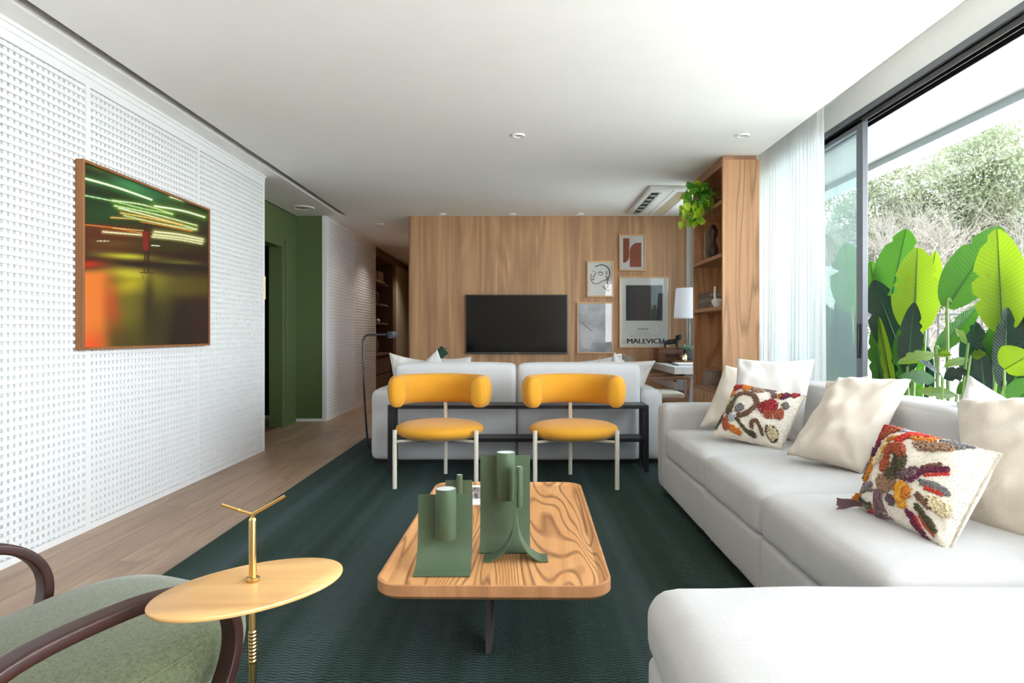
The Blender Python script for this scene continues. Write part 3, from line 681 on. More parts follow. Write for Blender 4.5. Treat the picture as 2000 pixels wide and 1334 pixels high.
# ------------------------------------------------------------------ ceiling fittings
def downlight(x, y, r=0.055, big=False):
    o = thing('downlight', '', 'downlight', (x, y, CZ))
    MB().lathe([(r*0.70, -0.001), (r*0.76, -0.011), (r*0.96, -0.013), (r*1.06, 0.0), (r*0.70, -0.0005)], (x, y, CZ), 28).build('ring', M['white'], o)
    if big:
        MB().lathe([(0.0005, -0.009), (r*0.60, -0.008), (r*0.74, -0.002)], (x, y, CZ), 28).build('grille', M['grille'], o)
    else:
        MB().lathe([(0.0005, -0.0012), (r*0.72, -0.0018)], (x, y, CZ), 24).build('lens', M['grille'], o)
    return o
def lamp(x, y, e, spot=True, col=(1, 0.93, 0.84), parent=None, ang=120):
    l = bpy.data.lights.new('bulb', 'SPOT'); l.energy = e; l.color = col; l.spot_size = math.radians(ang); l.spot_blend = 0.9; l.shadow_soft_size = 0.06
    ob = bpy.data.objects.new('bulb', l); C.objects.link(ob); ob.parent = parent; ob.location = (0, 0, -0.03); return ob
dl = [(-0.03, 5.19, 'round ceiling downlight in the middle of the living room ceiling'), (1.72, 5.19, 'ceiling downlight near the curtain and shelf unit'),
      (-1.03, 8.60, 'downlight above the wood wall over the stacked white pillows'), (-0.13, 8.60, 'downlight above the television by the wood wall'), (0.74, 8.60, 'downlight above the framed pictures by the wood wall'),
      (-2.0, 9.37, 'first downlight in the corridor ceiling'), (-2.0, 10.8, 'second downlight further along the corridor ceiling'), (-2.0, 13.4, 'farthest corridor downlight in front of the beige cupboard doors')]
for (x_, y_, lb) in dl:
    o_ = downlight(x_, y_, 0.05); o_['label'] = lb
    if y_ > 9: lamp(x_, y_, 16 if y_ < 10 else (45 if y_ < 12 else 60), parent=o_)
sp_ = downlight(-2.69, 8.16, 0.135, True); sp_.name = 'ceiling_speaker'; sp_['label'] = 'large round white ceiling speaker above the green doorway'; sp_['category'] = 'speaker'

# air conditioner cassette
ac = thing('air_conditioner', 'white ceiling cassette air conditioner beside the hanging plant', 'air conditioner', (1.7, 7.7, CZ))
MB().box(1.33, 2.04, 6.97, 8.52, CZ-0.035, CZ-0.0005, 0.02, 3).build('casing', M['white'], ac)
MB().box(1.60, 1.605, 7.02, 8.47, CZ-0.037, CZ-0.034).box(1.79, 1.795, 7.02, 8.47, CZ-0.037, CZ-0.034).build('panel_joint', plain('joint_grey', srgb(150, 146, 144), 0.6), ac)
MB().box(1.395, 1.465, 7.15, 8.38, CZ-0.039, CZ-0.033).box(1.487, 1.497, 7.15, 8.38, CZ-0.039, CZ-0.033).build('air_slot', M['dark'], ac)
MB().box(1.468, 1.484, 7.12, 8.42, CZ-0.048, CZ-0.034, 0.004, 2).build('flap', M['white'], ac)
vn = None
for k in range(6):
    y_ = 7.26+k*0.205
    v_ = MB().box(1.395, 1.463, y_, y_+0.055, CZ-0.043, CZ-0.035, 0.003, 1).build('vane', plain('vane_grey', srgb(190, 190, 190), 0.5) if vn is None else vn, ac); vn = v_.data.materials[0]
gr = MB()
for k in range(48): gr.box(1.66, 1.78, 7.1+k*0.028, 7.112+k*0.028, CZ-0.039, CZ-0.034)
gr.build('intake_grille', M['greybeige'], ac, kind='stuff')

# ------------------------------------------------------------------ big photograph on the lattice wall
XA = -2.49
art = thing('framed_photograph', 'large framed night photograph with streaks of light on the white lattice wall', 'picture', (XA-0.02, 4.55, 1.6))
ya, yb, za, zb = 3.777, 5.315, 1.057, 2.145; fw = 0.016
for (a0, a1, b0, b1) in ((ya, ya+fw, za, zb), (yb-fw, yb, za, zb), (ya+fw, yb-fw, za, za+fw), (ya+fw, yb-fw, zb-fw, zb)):
    MB().box(XL-0.002, XA, a0, a1, b0, b1, 0.0015, 1).build('frame_rail', M['framebrown'], art, smooth=False)
def paint_art(cx, cy):
    """cx, cy: arrays in the print's own drawing units; returns rgb"""
    col = np.zeros(cx.shape+(3,))
    def lerp(a, b, t): return a+(b-a)*t[..., None]
    A = np.array
    t = np.clip((cy-80)/(470-80), 0, 1)
    col = lerp(A([14, 26, 10.]), A([22, 46, 16.]), t)
    g = lambda x0, y0, sx_, sy_, rot=0: np.exp(-((((cx-x0)*math.cos(rot)+(cy-y0)*math.sin(rot))/sx_)**2+((-(cx-x0)*math.sin(rot)+(cy-y0)*math.cos(rot))/sy_)**2))
    def over(c, a): nonlocal col; col = col*(1-a[..., None])+A(c)*a[..., None]
    sm = lambda e0, e1, v: (lambda q: q*q*(3-2*q))(np.clip((v-e0)/(e1-e0), 0, 1))
    over([78, 165, 110.], 0.75*g(450, 230, 150, 35, 0.35)); over([60, 140, 90.], 0.45*g(620, 290, 80, 40, 0.3)); over([110, 120, 20.], 0.5*g(230, 130, 130, 14, 0.3))
    over([30, 80, 40.], 0.6*g(280, 400, 160, 60)); over([18, 34, 12.], 0.8*g(820, 400, 90, 120))
    mid = sm(455, 500, cy)*(1-sm(640, 660, cy))
    over([86, 34, 14.], mid*0.9*(1-sm(400, 700, cx))); over([52, 42, 12.], mid*0.85*sm(350, 650, cx)); over([96, 84, 24.], 0.6*g(330, 590, 130, 22, 0.06))
    over([30, 24, 14.], mid*0.6*sm(780, 880, cx))
    low = sm(700, 760, cy+ (cx-500)*0.02)
    over([38, 18, 14.], sm(630, 650, cy)*1.0)
    over([168, 160, 34.], 0.95*g(400, 668, 200, 22, 0.06)); over([120, 128, 40.], 0.8*g(760, 712, 140, 18, 0.07)); over([205, 205, 60.], 0.5*g(440, 670, 90, 14, 0.06))
    over([196, 34, 22.], 0.9*g(175, 718, 110, 26, 0.0))
    over([86, 74, 22.], sm(735, 775, cy+0*cx)*0.95)
    over([190, 180, 40.], 0.95*g(430, 770, 170, 40, 0.06)); over([196, 178, 30.], 0.8*g(440, 850, 150, 60, -0.2)); over([225, 215, 80.], 0.6*g(500, 775, 80, 24)); over([150, 146, 34.], 0.7*g(610, 850, 70, 90)); over([120, 116, 26.], 0.6*g(420, 1010, 130, 120, -0.3))
    over([228, 120, 46.], sm(730, 790, cy)*(1-sm(240, 360, cx))*0.95); over([226, 82, 34.], sm(1080, 1230, cy)*(1-sm(220, 330, cx))*0.9); over([205, 60, 30.], 0.6*g(330, 980, 50, 160, -0.1))
    over([34, 22, 18.], 0.95*sm(640, 760, cx+0.15*(cy-900))*sm(880, 960, cy)); over([40, 28, 20.], 0.85*g(760, 765, 260, 34, 0.06)); over([88, 80, 24.], 0.5*g(760, 860, 150, 60)); over([60, 26, 28.], 0.4*g(880, 1100, 80, 200))
    over([26, 16, 14.], 0.95*(sm(700, 722, cy-(cx-540)*0.03)*(1-sm(722, 750, cy-(cx-540)*0.10)))*sm(300, 420, cx))
    over([50, 40, 20.], 0.75*g(556, 960, 30, 190)); over([30, 26, 18.], 0.6*g(600, 1100, 90, 220)); over([60, 52, 20.], 0.4*g(400, 1180, 140, 80))
    def line(pts, wd, c, a=1.0, glow=None):
        nonlocal col
        P = np.array(catm2(pts)); best = np.full(cx.shape, 1e9)
        for (x0, y0), (x1, y1) in zip(P[:-1], P[1:]):
            dx, dy = x1-x0, y1-y0; tt = np.clip(((cx-x0)*dx+(cy-y0)*dy)/(dx*dx+dy*dy+1e-9), 0, 1)
            best = np.minimum(best, (cx-x0-tt*dx)**2+(cy-y0-tt*dy)**2)
        dd = np.sqrt(best)
        if glow: over(glow, 0.55*np.exp(-(dd/(wd*2.6))**2))
        over(c, a*np.exp(-(dd/(wd*0.62))**4))
    def catm2(p): return [(v.x, v.y) for v in catmull([(a, b, 0) for a, b in p], 4)] if len(p) > 2 else p
    W = [246, 250, 226.]; Gl = [150, 190, 60.]; Yl = [238, 226, 130.]; Or = [232, 130, 40.]
    line([(130, 178), (350, 240), (570, 318)], 11, W, 1, [90, 170, 70.]); line([(130, 286), (330, 326), (520, 374), (700, 408)], 6, [190, 236, 170.], 1, [60, 120, 60.])
    line([(330, 322), (520, 350), (700, 408)], 6, W, .9, Gl); line([(340, 355), (560, 400), (850, 478)], 6, W, 1, Gl); line([(370, 370), (600, 430), (850, 502)], 7, W, 1, Gl)
    line([(590, 357), (760, 386), (897, 426)], 10, W, 1, Gl); line([(685, 300), (765, 325)], 8, W, 1, Gl); line([(320, 428), (520, 445), (820, 512)], 4, Yl, .9, Or)
    line([(380, 400), (560, 432), (760, 474)], 5, Yl, .9, Or); line([(400, 415), (600, 462), (840, 505)], 4, W, .9, Gl); line([(500, 455), (650, 480), (820, 514)], 5, Or, .9)
    line([(130, 470), (330, 492), (510, 524)], 5, Or, .95, [150, 50, 20.]); line([(330, 492), (520, 510)], 4, Yl, .9); line([(270, 517), (510, 537)], 5, W, 1, Yl)
    line([(590, 516), (740, 533), (887, 563)], 7, W, 1, Yl); line([(580, 534), (740, 552), (885, 577)], 6, W, 1, Yl); line([(575, 548), (740, 566), (880, 592)], 5, W, .9, Yl)
    line([(235, 573), (305, 574)], 5, W); line([(570, 601), (620, 605)], 5, W); line([(140, 568), (330, 575), (480, 590)], 3, [120, 90, 40.], .6)
    line([(533, 530), (535, 620)], 34, [134, 20, 22.], .9); line([(532, 484), (534, 500)], 17, [52, 14, 16.], .95); line([(560, 525), (572, 536)], 8, [110, 18, 22.], .8)
    line([(532, 640), (528, 705)], 9, [40, 24, 20.], .9); line([(550, 640), (548, 705)], 12, [24, 16, 16.], .95)
    line([(526, 735), (524, 768)], 7, [60, 50, 14.], .8); line([(550, 735), (548, 768)], 9, [46, 38, 14.], .8); line([(500, 770), (582, 773)], 6, [60, 40, 20.], .9); line([(515, 785), (515, 805)], 5, [90, 80, 16.], .7); line([(570, 785), (570, 805)], 5, [90, 80, 16.], .7)
    return np.clip(col, 0, 255)
nu, nv = 300, 230
pm = MB(); X_ = XA-0.012
us = np.linspace(ya+fw, yb-fw, nu); vs_ = np.linspace(za+fw, zb-fw, nv)
YY, ZZ = np.meshgrid(us, vs_)
# the print's own drawing space (a fixed map on the print, independent of the camera object)
px_ = 1020+(-2.49)*1300/YY; py_ = 652-(ZZ-1.15)*1300/YY
rgb = paint_art((px_-120)*3.176, (py_-290)*3.176)/255.0
lin = np.where(rgb <= 0.04045, rgb/12.92, ((rgb+0.055)/1.055)**2.4)
pm.v = [(X_, float(y), float(z)) for y, z in zip(YY.ravel(), ZZ.ravel())]
pm.f = [(i*nu+j, i*nu+j+1, (i+1)*nu+j+1, (i+1)*nu+j) for i in range(nv-1) for j in range(nu-1)]
pm.col = np.concatenate([lin.reshape(-1, 3), np.ones((nu*nv, 1))], 1)
pm.build('print', attr_mat('photo_print', 0.35), art, smooth=False)
MB().box(XL, X_-0.004, ya+0.01, yb-0.01, za+0.01, zb-0.01).build('backing_board', M['dark'], art, smooth=False)

# ------------------------------------------------------------------ rug
rg = MB().prism(rrect(-1.69, 1.95, 0.25, 7.28, 0.01, 2), 0.0005, 0.012).build('rug', M['rug']); tag(rg, 'large dark green woven rug under the coffee table and chairs', 'rug')
rg.rotation_euler = (0, 0, 0.0035)

# ------------------------------------------------------------------ soft blocks and pillows
def soft_box(mb, x0, x1, y0, y1, z0, z1, r=0.04, puff=(0, 0, 0.015), nz=0.004, sub=7, seed=0):
    """rounded cushion block with slightly bulging faces"""
    cx, cy, cz = (x0+x1)/2, (y0+y1)/2, (z0+z1)/2; hx, hy, hz = abs(x1-x0)/2, abs(y1-y0)/2, (z1-z0)/2
    bm = bmesh.new(); bmesh.ops.create_cube(bm, size=2.0)
    bmesh.ops.subdivide_edges(bm, edges=bm.edges[:], cuts=sub*2+1, use_grid_fill=True)
    vs = []
    for v in bm.verts:
        p = Vector(v.co)
        # concentrate the grid near edges
        q = Vector([math.copysign(1-(1-abs(c))**1.6, c) if abs(c) < 1 else c for c in p])
        w = Vector((q.x*hx, q.y*hy, q.z*hz))
        inner = Vector((max(-hx+r, min(hx-r, w.x)), max(-hy+r, min(hy-r, w.y)), max(-hz+r, min(hz-r, w.z))))
        d = w-inner
        if d.length > 1e-9: w = inner+d.normalized()*r
        bx = (1-q.y**2)*(1-q.z**2)*puff[0]*(1 if q.x > 0 else -1)*abs(q.x)
        by = (1-q.x**2)*(1-q.z**2)*puff[1]*(1 if q.y > 0 else -1)*abs(q.y)
        bz = (1-q.x**4)*(1-q.y**4)*puff[2]*max(0, q.z)
        w += Vector((bx, by, bz)); w += Vector((cx, cy, cz))
        n3 = mnoise.noise_vector(w*5+Vector((seed, 0, 0)))*nz; w += n3
        v.co = w
    bm.verts.index_update()
    mb.add([v.co.copy() for v in bm.verts], [[v.index for v in f.verts] for f in bm.faces]); bm.free(); return mb

def pillow_pts(co, thick, n=26, pinch=0.07, wr=0.010, seed=0, flange=0.0, sag=0.0):
    """grid of front and back points; co = TL, TR, BR, BL"""
    TL, TR, BR, BL = [Vector(c) for c in co]
    nrm = (TR-BL).cross(TL-BR).normalized()
    if nrm.dot(Vector((0, 0, H))-(TL+BR)/2) < 0: nrm = -nrm
    out = []
    for side in (1, -1):
        rows = []
        for i in range(n+1):
            row = []
            for j in range(n+1):
                u = -1+2*j/n; v = -1+2*i/n; u = math.sin(u*PI/2)*0.35+u*0.65; v = math.sin(v*PI/2)*0.35+v*0.65
                uu = u*(1-pinch*(1-v*v)); vv = v*(1-pinch*(1-u*u))
                a, b = (uu+1)/2, (vv+1)/2
                p = TL.lerp(TR, a).lerp(BL.lerp(BR, a), b)
                h = (max(0, (1-u*u))*max(0, (1-v*v)))**0.42*thick/2
                e = max(0, 1-max(abs(u), abs(v)))
                s = p*7+Vector((seed*3.1, seed, 0))
                wn = mnoise.noise(s)*wr*2.2*min(1, e*5)+ mnoise.noise(Vector((s.x*2.3, s.y*2.3, s.z*1.2)))*wr*min(1, e*6)
                # radiating creases at the corners
                cr = math.sin((abs(u)-abs(v))*14+seed)*wr*0.9*(abs(u*v))**2*min(1, e*9)
                p = p+nrm*side*(h+wn+cr) - Vector((0, 0, sag*(1-v*v)*(1-abs(u))))
                row.append(p)
            rows.append(row)
        out.append(rows)
    return out, nrm
def pillow(name, label, co, thick, mat, seed=0, group=None, piping=None, wr=0.010, pinch=0.07, parent=None, cat='cushion', n=26, root=None):
    (fr_, bk_), nrm = pillow_pts(co, thick, n, pinch, wr, seed)
    mb = MB(); mb.grid(fr_); mb.grid([list(reversed(r)) for r in bk_])
    me_name = name
    if piping is None and root is None:
        ob = mb.build(me_name, mat, ang=75); bmw(ob); tag(ob, label, cat, group); return ob, fr_, nrm
    if root is None: root = thing(name, label, cat, sum((Vector(c) for c in co), Vector())/4, group)
    cv = mb.build('cover', mat, root, ang=75); bmw(cv)
    if piping:
        edge = fr_[0]+[r[-1] for r in fr_][1:]+list(reversed(fr_[-1]))[1:]+[r[0] for r in reversed(fr_)][1:]
        MB().tube(edge, 0.004, 5, cap=False).build('piping', piping, root)
    return root, fr_, nrm
def bmw(ob):
    bm = bmesh.new(); bm.from_mesh(ob.data); bmesh.ops.remove_doubles(bm, verts=bm.verts[:], dist=0.0004); bmesh.ops.recalc_face_normals(bm, faces=bm.faces[:]); bm.to_mesh(ob.data); bm.free()
    ob.data.polygons.foreach_set('use_smooth', [True]*len(ob.data.polygons))

# ------------------------------------------------------------------ sofa seen from behind
so = thing('sofa', 'pale grey sofa seen from behind, facing the television', 'sofa', (-0.04, 6.3, 0))
SX0, SX1, SM = -1.325, 1.231, -0.047
for (a, b, sd_) in ((-1.115, SM-0.004, 1), (SM+0.004, 1.035, 2)):
    soft_box(MB(), a, b, 5.80, 6.05, 0.045, 0.885, 0.045, (0, 0.006, 0.012), 0.003, seed=sd_).build('back_panel', M['sofa2'], so, ang=80)
    soft_box(MB(), a, b, 6.04, 6.85, 0.20, 0.46, 0.05, (0, 0, 0.02), 0.004, seed=sd_+3).build('seat_cushion', M['sofa2'], so, ang=80)
for (a, b, sd_) in ((SX0, -1.115, 5), (1.035, SX1, 6)):
    soft_box(MB(), a, b, 5.81, 6.86, 0.045, 0.655, 0.055, (0.004, 0.004, 0.01), 0.003, seed=sd_).build('arm', M['sofa2'], so, ang=80)
MB().box(SX0+0.03, SX1-0.03, 5.86, 6.8, 0.0, 0.06).build('plinth', M['dark'], so, smooth=False)
MB().box(SX0+0.1, SX1-0.1, 6.0, 6.84, 0.05, 0.24, 0.02).build('base', M['sofa2'], so)

pillow('cushion', 'white pillow slumped at the lamp end of the grey sofa', [at(761, 690, 6.30), at(846, 706, 6.42), at(850, 790, 6.3), at(772, 790, 6.2)], 0.15, M['pillow_white'], 1, wr=0.014, piping=M['pillow_white'])
pillow('cushion', 'white pillow with one corner poking up on the grey sofa beside the green cushion', [at(854, 682, 6.20), at(884, 745, 6.3), at(838, 800, 6.3), at(796, 732, 6.18)], 0.13, M['pillow_white'], 2, wr=0.012)
pillow('cushion', 'white pillow with corded edge lying low behind the sofa back', [at(852, 700, 6.62), at(920, 697, 6.64), at(918, 790, 6.45), at(852, 790, 6.45)], 0.12, M['pillow_white'], 3, piping=M['pillow_white'])
gb = thing('green_bolster', 'dark green bolster cushion peeking out between white pillows', 'cushion', at(858, 690, 6.7))
MB().tube([at(838, 716, 6.70), at(850, 700, 6.72), at(869, 683, 6.74)], [0.05, 0.055, 0.055], 20).build('cover', fabric('bottle_green_satin', srgb(18, 62, 44), 500, 0.5, 0.05, 0.1), gb)
MB().lathe([(0.001, 0), (0.02, 0.002), (0.018, 0.006), (0.001, 0.007)], at(871, 681, 6.7), 12).build('button', M['darkgreen'], gb)
pillow('cushion', 'white flat pillow lying along the top of the grey sofa back near the desk', [at(1112, 708, 6.5), at(1215, 692, 6.6), at(1222, 780, 6.4), at(1120, 790, 6.4)], 0.12, M['pillow_white'], 4)
pillow('cushion', 'small white pillow corner standing up behind the sofa back near the desk', [at(1200, 688, 6.16), at(1246, 722, 6.2), at(1232, 790, 6.25), at(1172, 750, 6.2)], 0.10, M['pillow_white'], 5)
pillow('cushion', 'white pillow hanging over the arm end of the grey sofa by the desk chair', [at(1170, 704, 6.12), at(1282, 704, 6.2), at(1256, 760, 6.22), at(1185, 790, 6.15)], 0.13, M['pillow_white'], 6, wr=0.016)

# ------------------------------------------------------------------ black console behind the sofa
ct = thing('console_table', 'long low black metal console with two shelves behind the grey sofa', 'console table', (-0.03, 5.6, 0.012))
CX0, CX1, CY0, CY1 = -1.108, 1.042, 5.476, 5.735
MB().box(CX0, CX1, CY0, CY1, 0.532, 0.562, 0.003, 1).build('tabletop', M['black'], ct, smooth=False)
MB().box(CX0+0.03, CX1-0.03, CY0+0.01, CY1-0.01, 0.258, 0.288, 0.003, 1).build('shelf', M['black'], ct, smooth=False)
for x_ in (CX0, CX1-0.038):
    for y_ in (CY0, CY1-0.038): MB().box(x_, x_+0.038, y_, y_+0.038, 0.012, 0.532, 0.002, 1).build('leg', M['black'], ct, smooth=False)

# ------------------------------------------------------------------ yellow chairs
def yellow_chair(label):
    r = thing('armchair', label, 'chair', (0, 0, 0))
    # seat: domed round pad
    MB().lathe([(0.001, 0.345), (0.20, 0.348), (0.28, 0.360), (0.325, 0.385), (0.338, 0.412), (0.328, 0.437), (0.29, 0.455), (0.2, 0.470), (0.09, 0.477), (0.001, 0.478)], (0, 0, 0), 56).build('seat', M['yellow'], r, ang=70)
    MB().lathe([(0.001, 0.335), (0.17, 0.336), (0.18, 0.347), (0.001, 0.35)], (0, 0, 0), 32).build('seat_plate', M['cream_metal'], r)
    # backrest bolster: thick curved roll
    P = []; a0 = math.radians(205); a1 = math.radians(-25)
    for i in range(41):
        a = a0+(a1-a0)*i/40; P.append(Vector((0.335*math.cos(a), 0.02+0.30*math.sin(a), 0.70)))
    n = 28; vs = []; fs = []; rings = []
    K = len(P)
    def prof(sc_):
        out = []
        for j in range(n):
            a = 2*PI*j/n; ca, sa = math.cos(a), math.sin(a)
            out.append((math.copysign(abs(ca)**0.8, ca)*0.064*sc_, math.copysign(abs(sa)**0.85, sa)*0.118*(sc_ if sc_ > 0.9 else sc_)))
        return out
    allr = [(0, 0.05, -0.036), (0, 0.5, -0.034), (0, 0.8, -0.026), (0, 0.94, -0.012)]+[(i, 1.0, 0.0) for i in range(1, K-1)]+[(K-1, 0.94, 0.012), (K-1, 0.8, 0.026), (K-1, 0.5, 0.034), (K-1, 0.05, 0.036)]
    for (i, sc_, ex) in allr:
        t_ = (P[min(i+1, K-1)]-P[max(i-1, 0)]).normalized(); nn = Vector((0, 0, 1)).cross(t_).normalized()
        for (a, b) in prof(sc_): vs.append(P[i]+t_*ex+nn*a+Vector((0, 0, b)))
    R_ = len(allr)
    for i in range(R_-1):
        for j in range(n): fs.append((i*n+j, i*n+(j+1) % n, (i+1)*n+(j+1) % n, (i+1)*n+j))
    fs += [tuple(range(n-1, -1, -1)), tuple((R_-1)*n+j for j in range(n))]
    bk = MB().add(vs, fs).build('backrest', M['yellow'], r, ang=50)
    for i in (8, 20, 32):
        t_ = (P[i+1]-P[i-1]).normalized(); nn = Vector((0, 0, 1)).cross(t_).normalized()
        MB().tube([P[i]+nn*a*1.004+Vector((0, 0, b*1.004)) for (a, b) in prof(1.0)]+[P[i]+nn*prof(1.0)[0][0]*1.004], 0.0014, 4, cap=False).build('seam', M['yellow'], bk)
    for e_ in (3, R_-4):
        MB().tube([Vector(vs[e_*n+j]) for j in range(n)]+[Vector(vs[e_*n])], 0.0022, 4, cap=False).build('seam', M['yellow'], bk)
    for sx_ in (-1, 1):
        MB().tube([(sx_*0.300, -0.215, 0.0), (sx_*0.300, -0.215, 0.43)], 0.0165, 16).build('leg', M['cream_metal'], r)
        MB().tube([(sx_*0.296, -0.210, 0.345), (sx_*0.10, -0.07, 0.338), (0, 0, 0.336)], 0.011, 8).build('seat_support', M['cream_metal'], r)
    MB().tube([(0, 0.318, 0.0), (0, 0.318, 0.62)], 0.0155, 16).build('leg', M['cream_metal'], r)
    MB().tube([(0, 0.31, 0.345), (0, 0, 0.336)], 0.011, 8).build('seat_support', M['cream_metal'], r)
    return r
yc = yellow_chair('yellow round chair with curved bolster backrest, the one nearer the floor lamp')
yc.location = (-0.632, 5.10, 0.012); yc.rotation_euler = (0, 0, math.radians(-1.5)); yc['group'] = 'yellow chairs in front of the console'
y2 = copy_tree(yc); y2.location = (0.392, 5.075, 0.012); y2.rotation_euler = (0, 0, math.radians(0.5)); y2['label'] = 'yellow round chair with curved bolster backrest, the one nearer the white sectional sofa'

# ------------------------------------------------------------------ floor lamp
fl_ = thing('floor_lamp', 'thin charcoal floor lamp with round flat head beside the grey sofa', 'lamp', (-1.50, 6.42, 0.012))
pth = catmull([(-1.30, 6.50, 0.022), (-1.42, 6.50, 0.022), (-1.475, 6.45, 0.05), (-1.492, 6.42, 0.12), (-1.52, 6.40, 0.6), (-1.53, 6.40, 1.02), (-1.525, 6.40, 1.10), (-1.49, 6.40, 1.138), (-1.42, 6.40, 1.142), (-1.30, 6.40, 1.142)], 6)
MB().tube(pth, 0.010, 8).build('pole', M['lampgrey'], fl_)
MB().lathe([(0.001, 1.108), (0.048, 1.108), (0.05, 1.112), (0.05, 1.170), (0.046, 1.175), (0.001, 1.175)], (-1.25, 6.40, 0), 28).build('lamp_head', M['lampgrey'], fl_)
MB().box(-1.32, -1.26, 6.40, 6.62, 0.0125, 0.03, 0.003).build('foot_plate', M['lampgrey'], fl_)

# ------------------------------------------------------------------ television
tv = thing('television', 'wide flat black television on the wood wall', 'television', (-0.08, 8.72, 1.3))
a_, b_ = at(909.5, 575.5, 8.70), at(1108.5, 691, 8.70)
MB().box(a_.x, b_.x, 8.70, 8.758, b_.z, a_.z, 0.004, 2).build('bezel', M['lampgrey'], tv, smooth=False)
MB().box(a_.x+0.012, b_.x-0.012, 8.698, 8.701, b_.z+0.022, a_.z-0.012).build('screen', M['screen'], tv, smooth=False)
def text(s, size, loc, parent, mat, name='lettering', extr=0.0006, bold=0.0, align='CENTER', sx_=1.0, rz=0):
    cu = bpy.data.curves.new(name, 'FONT'); cu.body = s; cu.size = size; cu.extrude = extr; cu.offset = bold; cu.align_x = align; cu.resolution_u = 3
    tmp = bpy.data.objects.new(name, cu); C.objects.link(tmp); bpy.context.view_layer.update()
    me = bpy.data.meshes.new_from_object(tmp); bpy.data.objects.remove(tmp)
    ob = bpy.data.objects.new(name, me); C.objects.link(ob); me.materials.clear(); me.materials.append(mat)
    ob.parent = parent; ob.location = Vector(loc)-root_loc(parent); ob.rotation_euler = (PI/2, 0, 0) if rz == 0 else (PI/2, -rz, 0); ob.scale = (sx_, 1, 1); return ob
text('LG', 0.018, ((a_.x+b_.x)/2, 8.699, b_.z+0.004), tv, M['paper'], 'emblem')

# ------------------------------------------------------------------ framed pictures
def frame(label, x0, y0, x1, y1, group='framed prints on the wood wall', fwd=0.018, paper=None):
    a, b = at(x0, y0, 8.735), at(x1, y1, 8.735)
    r = thing('picture_frame', label, 'picture', ((a.x+b.x)/2, 8.74, (a.z+b.z)/2), group)
    for q in ((a.x, a.x+fwd, b.z, a.z), (b.x-fwd, b.x, b.z, a.z), (a.x+fwd, b.x-fwd, b.z, b.z+fwd), (a.x+fwd, b.x-fwd, a.z-fwd, a.z)):
        MB().box(q[0], q[1], 8.732, 8.759, q[2], q[3], 0.001, 1).build('frame_rail', M['framewood'], r, smooth=False)
    MB().box(a.x+fwd*0.8, b.x-fwd*0.8, 8.746, 8.757, b.z+fwd*0.8, a.z-fwd*0.8).build('print', paper or M['paper'], r, smooth=False)
    MB().box(a.x+fwd*0.9, b.x-fwd*0.9, 8.7385, 8.7400, b.z+fwd*0.9, a.z-fwd*0.9).build('glass', M['glass_pic'], r, smooth=False)
    return r
M['glass_pic'] = glass_mat('picture_glass', (0.98, 0.98, 0.98, 1), 0.7)
def W(px, py, d=8.7445): return at(px, py, d)
def flatpoly(pxs, mat, parent, name='printed_shape', d=8.7445):
    mb = MB(); P = [W(x, y, d) for x, y in pxs]; n = len(P)
    mb.add([(p.x, p.y, p.z) for p in P]+[(p.x, p.y+0.0012, p.z) for p in P], [tuple(range(n)), tuple(range(2*n-1, n-1, -1))]+[(i, n+i, n+(i+1) % n, (i+1) % n) for i in range(n)])
    return mb.build(name, mat, parent, smooth=False)
p1 = frame('small print of two rust-coloured arched shapes, highest frame on the wood wall', 1209.5, 458, 1261.5, 529)
def K(cx, cy): return (1120+cx/4.943, 430+cy/4.943)   # units of the poster study
arc = [K(540-(0)+0, 0)]
shapeA = [K(480, 175), K(540, 175), K(540, 345)]+[K(480+60*math.cos(t), 345+68*math.sin(t)) for t in [i*PI/16 for i in range(1, 8)]]+[K(480, 412)]
shapeB = [K(656, 218), K(656, 452), K(544, 452), K(544, 300)]+[K(625-81*math.cos(t), 300-82*math.sin(t)) for t in [i*PI/16 for i in range(1, 8)]]+[K(625, 218)]
flatpoly(shapeA, M['terracotta'], p1); flatpoly(shapeB, M['terracotta'], p1)
p2 = frame('framed black brush line drawing of a face in profile', 1146.5, 509.5, 1198.5, 580)
def stroke(pts, w_, parent, mat=None):
    P = catmull([W(*K(*p)) for p in pts], 5); MB().tube(P, [(w_/4.943*8.74/1300/2)]*len(P), 5).build('brush_line', mat or M['ink'], parent)
for pts, w_ in (([(208, 452), (240, 438), (280, 432), (320, 448), (345, 480), (350, 520), (338, 560), (328, 600), (332, 640), (318, 660)], 9), ([(285, 632), (300, 655), (325, 675), (350, 682)], 9),
                ([(170, 520), (168, 555), (176, 585), (190, 606), (225, 615), (262, 600), (290, 582), (318, 576), (328, 556), (318, 546), (308, 552)], 8), ([(218, 500), (206, 530), (190, 545), (205, 552)], 7),
                ([(238, 508), (262, 500), (292, 522)], 9), ([(245, 522), (262, 530), (280, 532)], 8), ([(186, 494), (204, 492)], 7), ([(182, 566), (198, 570), (186, 578)], 8), ([(318, 490), (322, 510), (316, 530)], 7)): stroke(pts, w_, p2)
gm, gn, gb_ = new_mat('grass_print')
_v = coords(gn, (6, 1, 22), (0, 0.35, 0)); _f = noise_(gn, _v, 4, 5, 0.7, 1.4); _g = coords(gn, (1, 1, 1)); _f2 = noise_(gn, _g, 3.0, 2)
L(gn, mixc(gn, 0.5, ramp(gn, _f, [(0.35, srgb(120, 128, 138)), (0.6, srgb(214, 218, 226))]), ramp(gn, _f2, [(0.4, srgb(150, 156, 168)), (0.6, srgb(226, 228, 236))])), gb_.inputs['Base Color']); gb_.inputs['Roughness'].default_value = 0.5
p3 = frame('framed pale grey photograph of misty grasses, lowest frame beside the television', 1127, 590, 1198, 690.5, paper=gm)
